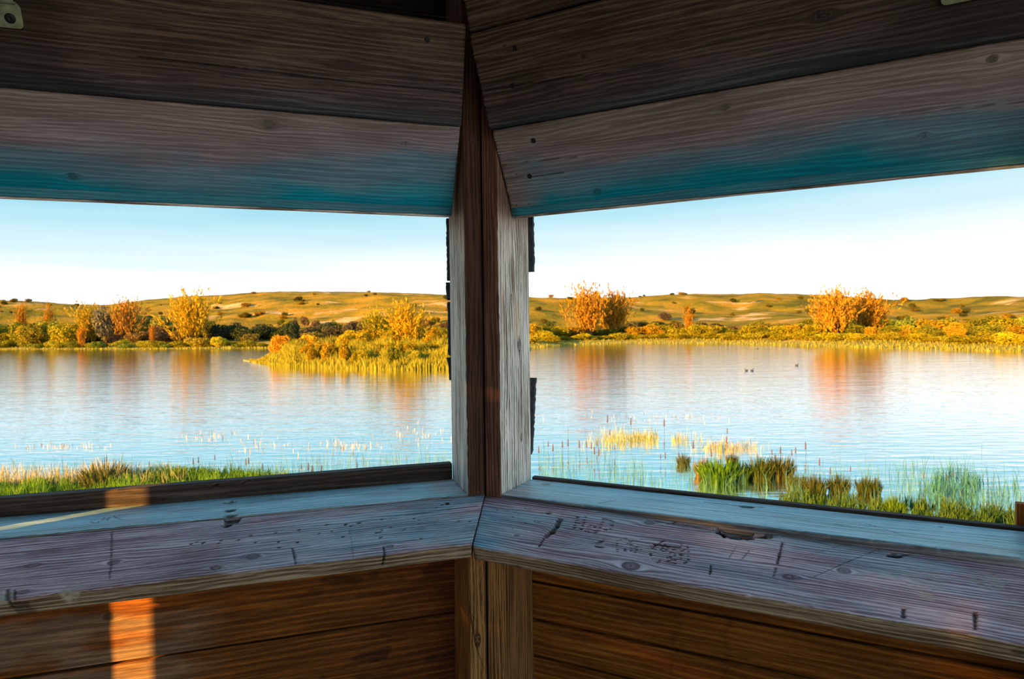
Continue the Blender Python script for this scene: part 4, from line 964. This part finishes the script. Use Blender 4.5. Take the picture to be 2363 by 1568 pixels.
# left bank grass
n = 9000; r_ = np.random.RandomState(12); px = r_.uniform(-80, 690, n); lo = np.interp(px, [-80, 0, 200, 420, 560, 690], [1130, 1135, 1110, 1098, 1102, 1118]); py = lo + r_.rand(n) ** 1.2 * 60
keep = r_.rand(n) < sst(690, 600, px) + 0.25; px, py = px[keep], py[keep]; n = len(px); Y = pY(px, py)
cl = vn(px * 0.035, py * 0.05, 8)
o = blades('marsh_grass', ((px - CX) / F * Y, Y, px * 0, (0.10 + 0.20 * cl) * r_.uniform(0.6, 1.3, n), r_.uniform(0.008, 0.028, n), np.clip(cl * 0.7 + 0.3 * r_.rand(n), 0, 1)), M_leaf, 'fresh green marsh grass on the near bank below the left window', 'grass')
o.color = (0.11, 0.22, 0.025, 1)
n = 1200; px = r_.uniform(-60, 420, n); py = 1105 + r_.rand(n) * 30; Y = pY(px, py)
o = blades('dry_grass', ((px - CX) / F * Y, Y, px * 0, 0.3 * r_.uniform(0.6, 1.3, n) + 0.15 * np.exp(-((px - 235) / 60) ** 2), r_.uniform(0.006, 0.014, n), r_.rand(n)), M_leaf, 'pale dry grass stems standing above the green marsh grass', 'grass')
o.color = (0.5, 0.42, 0.22, 1)
# right bank plants
n = 5200; px = r_.uniform(1700, 2440, n); lo = np.interp(px, [1700, 1850, 2050, 2363], [1175, 1150, 1165, 1190]); py = lo + r_.rand(n) * 60; Y = pY(px, py); cl = vn(px * 0.05, py * 0.06, 9)
kp = cl + 0.25 * sst(1150, 1215, py) > 0.5; px, py, Y, cl = px[kp], py[kp], Y[kp], cl[kp]; n = len(px)
o = blades('marsh_plants', ((px - CX) / F * Y, Y, px * 0, 0.18 * r_.uniform(0.3, 1.4, n), r_.uniform(0.008, 0.026, n), np.clip(cl, 0, 1)), M_leaf, 'olive and green marsh plants on the near bank below the right window', 'plants')
o.color = (0.06, 0.11, 0.02, 1)
# sparse rushes in the shallows
def rush(name, n, xr, lo, hi, h, w, col, label, seed, dens=None, soft=False):
    r_ = np.random.RandomState(seed); px = (xr[0] + xr[1]) / 2 + (xr[1] - xr[0]) * (r_.randn(n) * 0.26 if soft else r_.rand(n) - 0.5); t = 0.5 + r_.randn(n) * (0.5 if soft else 0.3)
    a = np.interp(px, lo[0], lo[1]); b = np.interp(px, hi[0], hi[1]); py = a + (b - a) * t; cl = vn(px * 0.03 + 4, py * 0.05, seed)
    kp = cl > (0.35 if dens is None else dens); px, py = px[kp], py[kp]; n = len(px); Y = pY(px, py)
    o = blades(name, ((px - CX) / F * Y, Y, px * 0, h * r_.uniform(0.4, 1.3, n) * (0.5 + vn(px * 0.11, py * 0.1, seed + 50)), w * r_.uniform(0.6, 1.3, n), r_.rand(n)), M_leaf, label, 'rushes'); o.color = col
rush('sparse_rushes', 1700, (1240, 2400), ([1240, 1600, 2000, 2400], [1060, 1070, 1080, 1120]), ([1240, 1600, 2000, 2400], [1130, 1150, 1180, 1220]), 0.26, 0.007, (0.10, 0.24, 0.18, 1), 'sparse blue-green rushes standing in the shallows in the right window', 21)
rush('sparse_rushes', 900, (-40, 720), ([-40, 720], [1085, 1080]), ([-40, 720], [1130, 1110]), 0.28, 0.006, (0.14, 0.25, 0.12, 1), 'sparse thin rushes rising from the shallows in the left window', 22, 0.2)
rush('sparse_rushes', 260, (700, 1040), ([700, 1040], [1060, 1050]), ([700, 1040], [1100, 1080]), 0.22, 0.006, (0.14, 0.25, 0.14, 1), 'few thin rushes near the left side of the corner post', 23, 0.2)
rush('yellow_rushes', 900, (1360, 1600), ([1360, 1600], [1008, 1012]), ([1360, 1600], [1030, 1022]), 0.20, 0.010, (0.34, 0.34, 0.10, 1), 'strip of yellow-green rushes farthest out in the right window', 24, 0.48, True)
rush('yellow_rushes', 420, (1600, 1740), ([1600, 1740], [1030, 1032]), ([1600, 1740], [1042, 1040]), 0.18, 0.010, (0.42, 0.36, 0.16, 1), 'short strip of straw-coloured rushes right of the farthest rush strip', 25, 0.45, True)
rush('teal_rushes', 900, (2080, 2330), ([2080, 2330], [1100, 1110]), ([2080, 2330], [1135, 1150]), 0.30, 0.010, (0.06, 0.20, 0.16, 1), 'dense blue-green rushes at the far right shallows', 26, 0.45, True)
# pale flowering tufts far out at left
def tuft_items(n, cx_, cy_, rx, ry, seed): 
    px, py = scat(n, cx_, cy_, rx, ry, seed); return px, py
P = [tuft_items(90, 800, 1030, 90, 16, 1), tuft_items(50, 490, 1010, 70, 12, 2), tuft_items(60, 150, 1032, 100, 6, 3), tuft_items(50, 960, 1005, 70, 24, 4), tuft_items(40, 600, 1030, 90, 20, 5), tuft_items(60, 1500, 965, 200, 14, 6)]
px = np.concatenate([p[0] for p in P]); py = np.concatenate([p[1] for p in P]); n = len(px); Y = pY(px, py); q = np.random.RandomState(8)
o = blades('pale_flower_tufts', ((px - CX) / F * Y, Y, px * 0, q.uniform(0.03, 0.11, n), q.uniform(0.008, 0.022, n), q.rand(n)), M_leaf, 'pale flowering water plants scattered over the open water', 'flowers'); o.color = (0.42, 0.36, 0.31, 1)
# rush tussocks : things
def tussock_mesh(seed, n=420):
    q = np.random.RandomState(seed); a = q.uniform(0, 6.28, n); rr = np.sqrt(q.rand(n)) * 0.5; h = q.uniform(0.45, 1.0, n) * (1.1 - rr)
    B = np.c_[rr * np.cos(a), rr * np.sin(a), np.zeros(n)]; W_ = rdir(n, q) * 0.018; W_[:, 2] = 0; T = B + np.c_[B[:, 0] * 0.5 + q.randn(n) * 0.06, B[:, 1] * 0.5 + q.randn(n) * 0.06, h]; Md = B * 0.5 + T * 0.5 + [0, 0, 0.08]
    V = np.stack([B - W_, B + W_, Md + W_, Md - W_, T + W_ * 0.3, T - W_ * 0.3], 1).reshape(-1, 3); k = np.arange(n)[:, None] * 6
    return mesh_np('tussock', V, np.concatenate([k + [0, 1, 2, 3], k + [3, 2, 4, 5]], 1).reshape(-1, 4), False, {'vary': np.repeat(np.clip(0.5 + 0.25 * q.randn(n), 0, 1), 6)})
TM = [tussock_mesh(s_) for s_ in (1, 2, 3)]
for me in TM: me.materials.append(M_leaf)
TUS = [(1655, 1112, 80, 58, (0.16, 0.34, 0.02, 1), 'bright green rush tussock, largest in the right window'), (1703, 1108, 46, 46, (0.14, 0.26, 0.03, 1), 'green tussock against the right side of the largest tussock'),
       (1752, 1104, 60, 50, (0.13, 0.17, 0.03, 1), 'olive tussock in the middle of the tussock group'), (1795, 1100, 66, 52, (0.17, 0.17, 0.04, 1), 'brownish olive tussock at the right end of the tussock group'),
       (1622, 1100, 40, 44, (0.40, 0.32, 0.14, 1), 'straw-coloured tussock at the left edge of the largest tussock'), (1688, 1072, 26, 26, (0.14, 0.13, 0.04, 1), 'small dark tussock behind the tussock group'),
       (1838, 1126, 40, 34, (0.16, 0.20, 0.05, 1), 'small tussock in front of the right end of the tussock group'), (1880, 1140, 46, 46, (0.15, 0.17, 0.04, 1), 'dark leafy tussock between the tussock group and the right bank'),
       (1935, 1138, 46, 44, (0.14, 0.17, 0.04, 1), 'round dark tussock just off the right bank'), (2005, 1142, 50, 44, (0.13, 0.16, 0.03, 1), 'bushy dark tussock farther right off the right bank'),
       (2062, 1192, 40, 48, (0.20, 0.36, 0.03, 1), 'bright green tussock at the edge of the right bank'), (1575, 1074, 30, 26, (0.16, 0.17, 0.05, 1), 'small dark tussock left of the largest tussock'),
       (235, 1130, 90, 70, (0.24, 0.24, 0.06, 1), 'tall brownish tussock in the near grass of the left window'), (390, 1124, 100, 46, (0.2, 0.34, 0.03, 1), 'green tussock right of the tall brownish one in the left window')]
for i, (px, py, w, h, c, lab) in enumerate(TUS):
    Y = float(pY(px, py)); o = bpy.data.objects.new('rush_tussock', TM[i % 3]); COL.objects.link(o)
    o.location = ((px - CX) / F * Y, Y, -0.01); o.scale = (w / F * Y * 0.9, w / F * Y * 0.9, h / F * Y * 1.15); o.color = (c[0] * 0.55, c[1] * 0.55, c[2] * 0.6, 1); tag(o, lab, 'tussock')
# reddish flower spikes
def spike_mesh(seed):
    q = np.random.RandomState(seed); V = []; Q = []
    def ringtube(pts, rad, k=5):
        b = len(V)
        for p, r1 in zip(pts, rad):
            for j in range(k): V.append((p[0] + r1 * math.cos(6.283 * j / k), p[1] + r1 * math.sin(6.283 * j / k), p[2]))
        for i in range(len(pts) - 1):
            for j in range(k): Q.append((b + i * k + j, b + i * k + (j + 1) % k, b + (i + 1) * k + (j + 1) % k, b + (i + 1) * k + j))
    ringtube([(0, 0, 0), (0.01, 0, 0.3), (0, 0.01, 0.62)], [0.004, 0.004, 0.003])
    zz = np.linspace(0.5, 1.0, 11); ringtube([(0.01 * q.randn() * 0.3, 0.0, z) for z in zz], [0.022 * (0.35 + abs(math.sin(i * 1.7))) * (1 - 0.5 * i / 10) for i in range(11)])
    return mesh_np('spike', V, Q)
SM = [spike_mesh(1), spike_mesh(2)]
M_spk = plain('reddish_flower_spikes', (0.09, 0.04, 0.03, 1), 0.9, nscale=5)
for me in SM: me.materials.append(M_spk)
SP = [(1273, 1048), (1295, 1038), (1308, 1036), (1334, 1040), (1351, 1035), (1362, 1040), (1369, 1055), (1379, 1058), (1375, 1030), (1416, 1040), (1533, 1062), (1522, 1060), (1564, 1058), (1405, 1005), (1454, 985), (1400, 980), (1531, 990), (1677, 1002), (1675, 1028),
      (1240, 1050), (1262, 1032), (1640, 1060), (1598, 1042), (1780, 1052), (1800, 1054), (1826, 1055), (1835, 1050), (1858, 1044), (1890, 1080), (1962, 1090), (2132, 1108), (2185, 1112), (2200, 1105), (2218, 1145), (2020, 1120), (1915, 1100)]
SPL = [(338, 1078), (440, 1076), (452, 1072), (490, 1062), (527, 1086), (562, 1078), (568, 1074), (408, 1088), (706, 1092), (715, 1096), (736, 1098), (651, 1100), (819, 1082), (690, 1084), (600, 1092), (545, 1092)]
for (lst, lab, grp) in ((SP, 'reddish brown flower spike standing in the shallows of the right window', 'flower spikes in the right window'), (SPL, 'dark reddish flower spike above the near grass in the left window', 'flower spikes in the left window')):
    for i, (px, py) in enumerate(lst):
        py += 12; Y = float(pY(px, py)); o = bpy.data.objects.new('flower_spike', SM[i % 2]); COL.objects.link(o)
        o.location = ((px - CX) / F * Y, Y, -0.01); s_ = random.uniform(24, 36) / F * Y; o.scale = (s_ * 2.4, s_ * 2.4, s_); tag(o, lab, 'flower', grp)

# ducks ------------------------------------------------------------
def duck_mesh():
    import bmesh
    bm = bmesh.new()
    def ell(c, s, seg=12):
        r = bmesh.ops.create_uvsphere(bm, u_segments=seg, v_segments=8, radius=1.0)
        for v in r['verts']: v.co = Vector((v.co.x * s[0] + c[0], v.co.y * s[1] + c[1], v.co.z * s[2] + c[2]))
        return r['verts']
    b = ell((0, 0, 0.06), (0.2, 0.085, 0.08))
    for v in b:
        if v.co.x < -0.12: v.co.z += (-0.12 - v.co.x) * 0.7; v.co.y *= 0.7
    ell((0.15, 0, 0.14), (0.035, 0.03, 0.08)); ell((0.18, 0, 0.22), (0.05, 0.038, 0.038)); ell((0.25, 0, 0.212), (0.038, 0.018, 0.01), 8)
    me = bpy.data.meshes.new('duck'); bm.to_mesh(me); bm.free()
    for p in me.polygons: p.use_smooth = True
    return me
DM = duck_mesh(); DM.materials.append(plain('duck_feathers', (0.05, 0.06, 0.08, 1), 0.6, nscale=8))
for (px, py, rz, lab) in ((1735, 857, 0.4, 'dark duck swimming on the open water in the right window, right one of the pair'), (1722, 857, 3.6, 'duck swimming just left of its companion on the open water'), (1838, 845, 0.1, 'distant duck alone nearer the right far shore'), (1748, 806, 0.3, 'tiny dark bird at the far mudflat')):
    Y = float(pY(px, py)); o = bpy.data.objects.new('duck', DM); COL.objects.link(o); o.location = ((px - CX) / F * Y, Y, -0.01); o.rotation_euler.z = rz; o.scale = (0.7, 0.7, 0.8); tag(o, lab, 'bird')
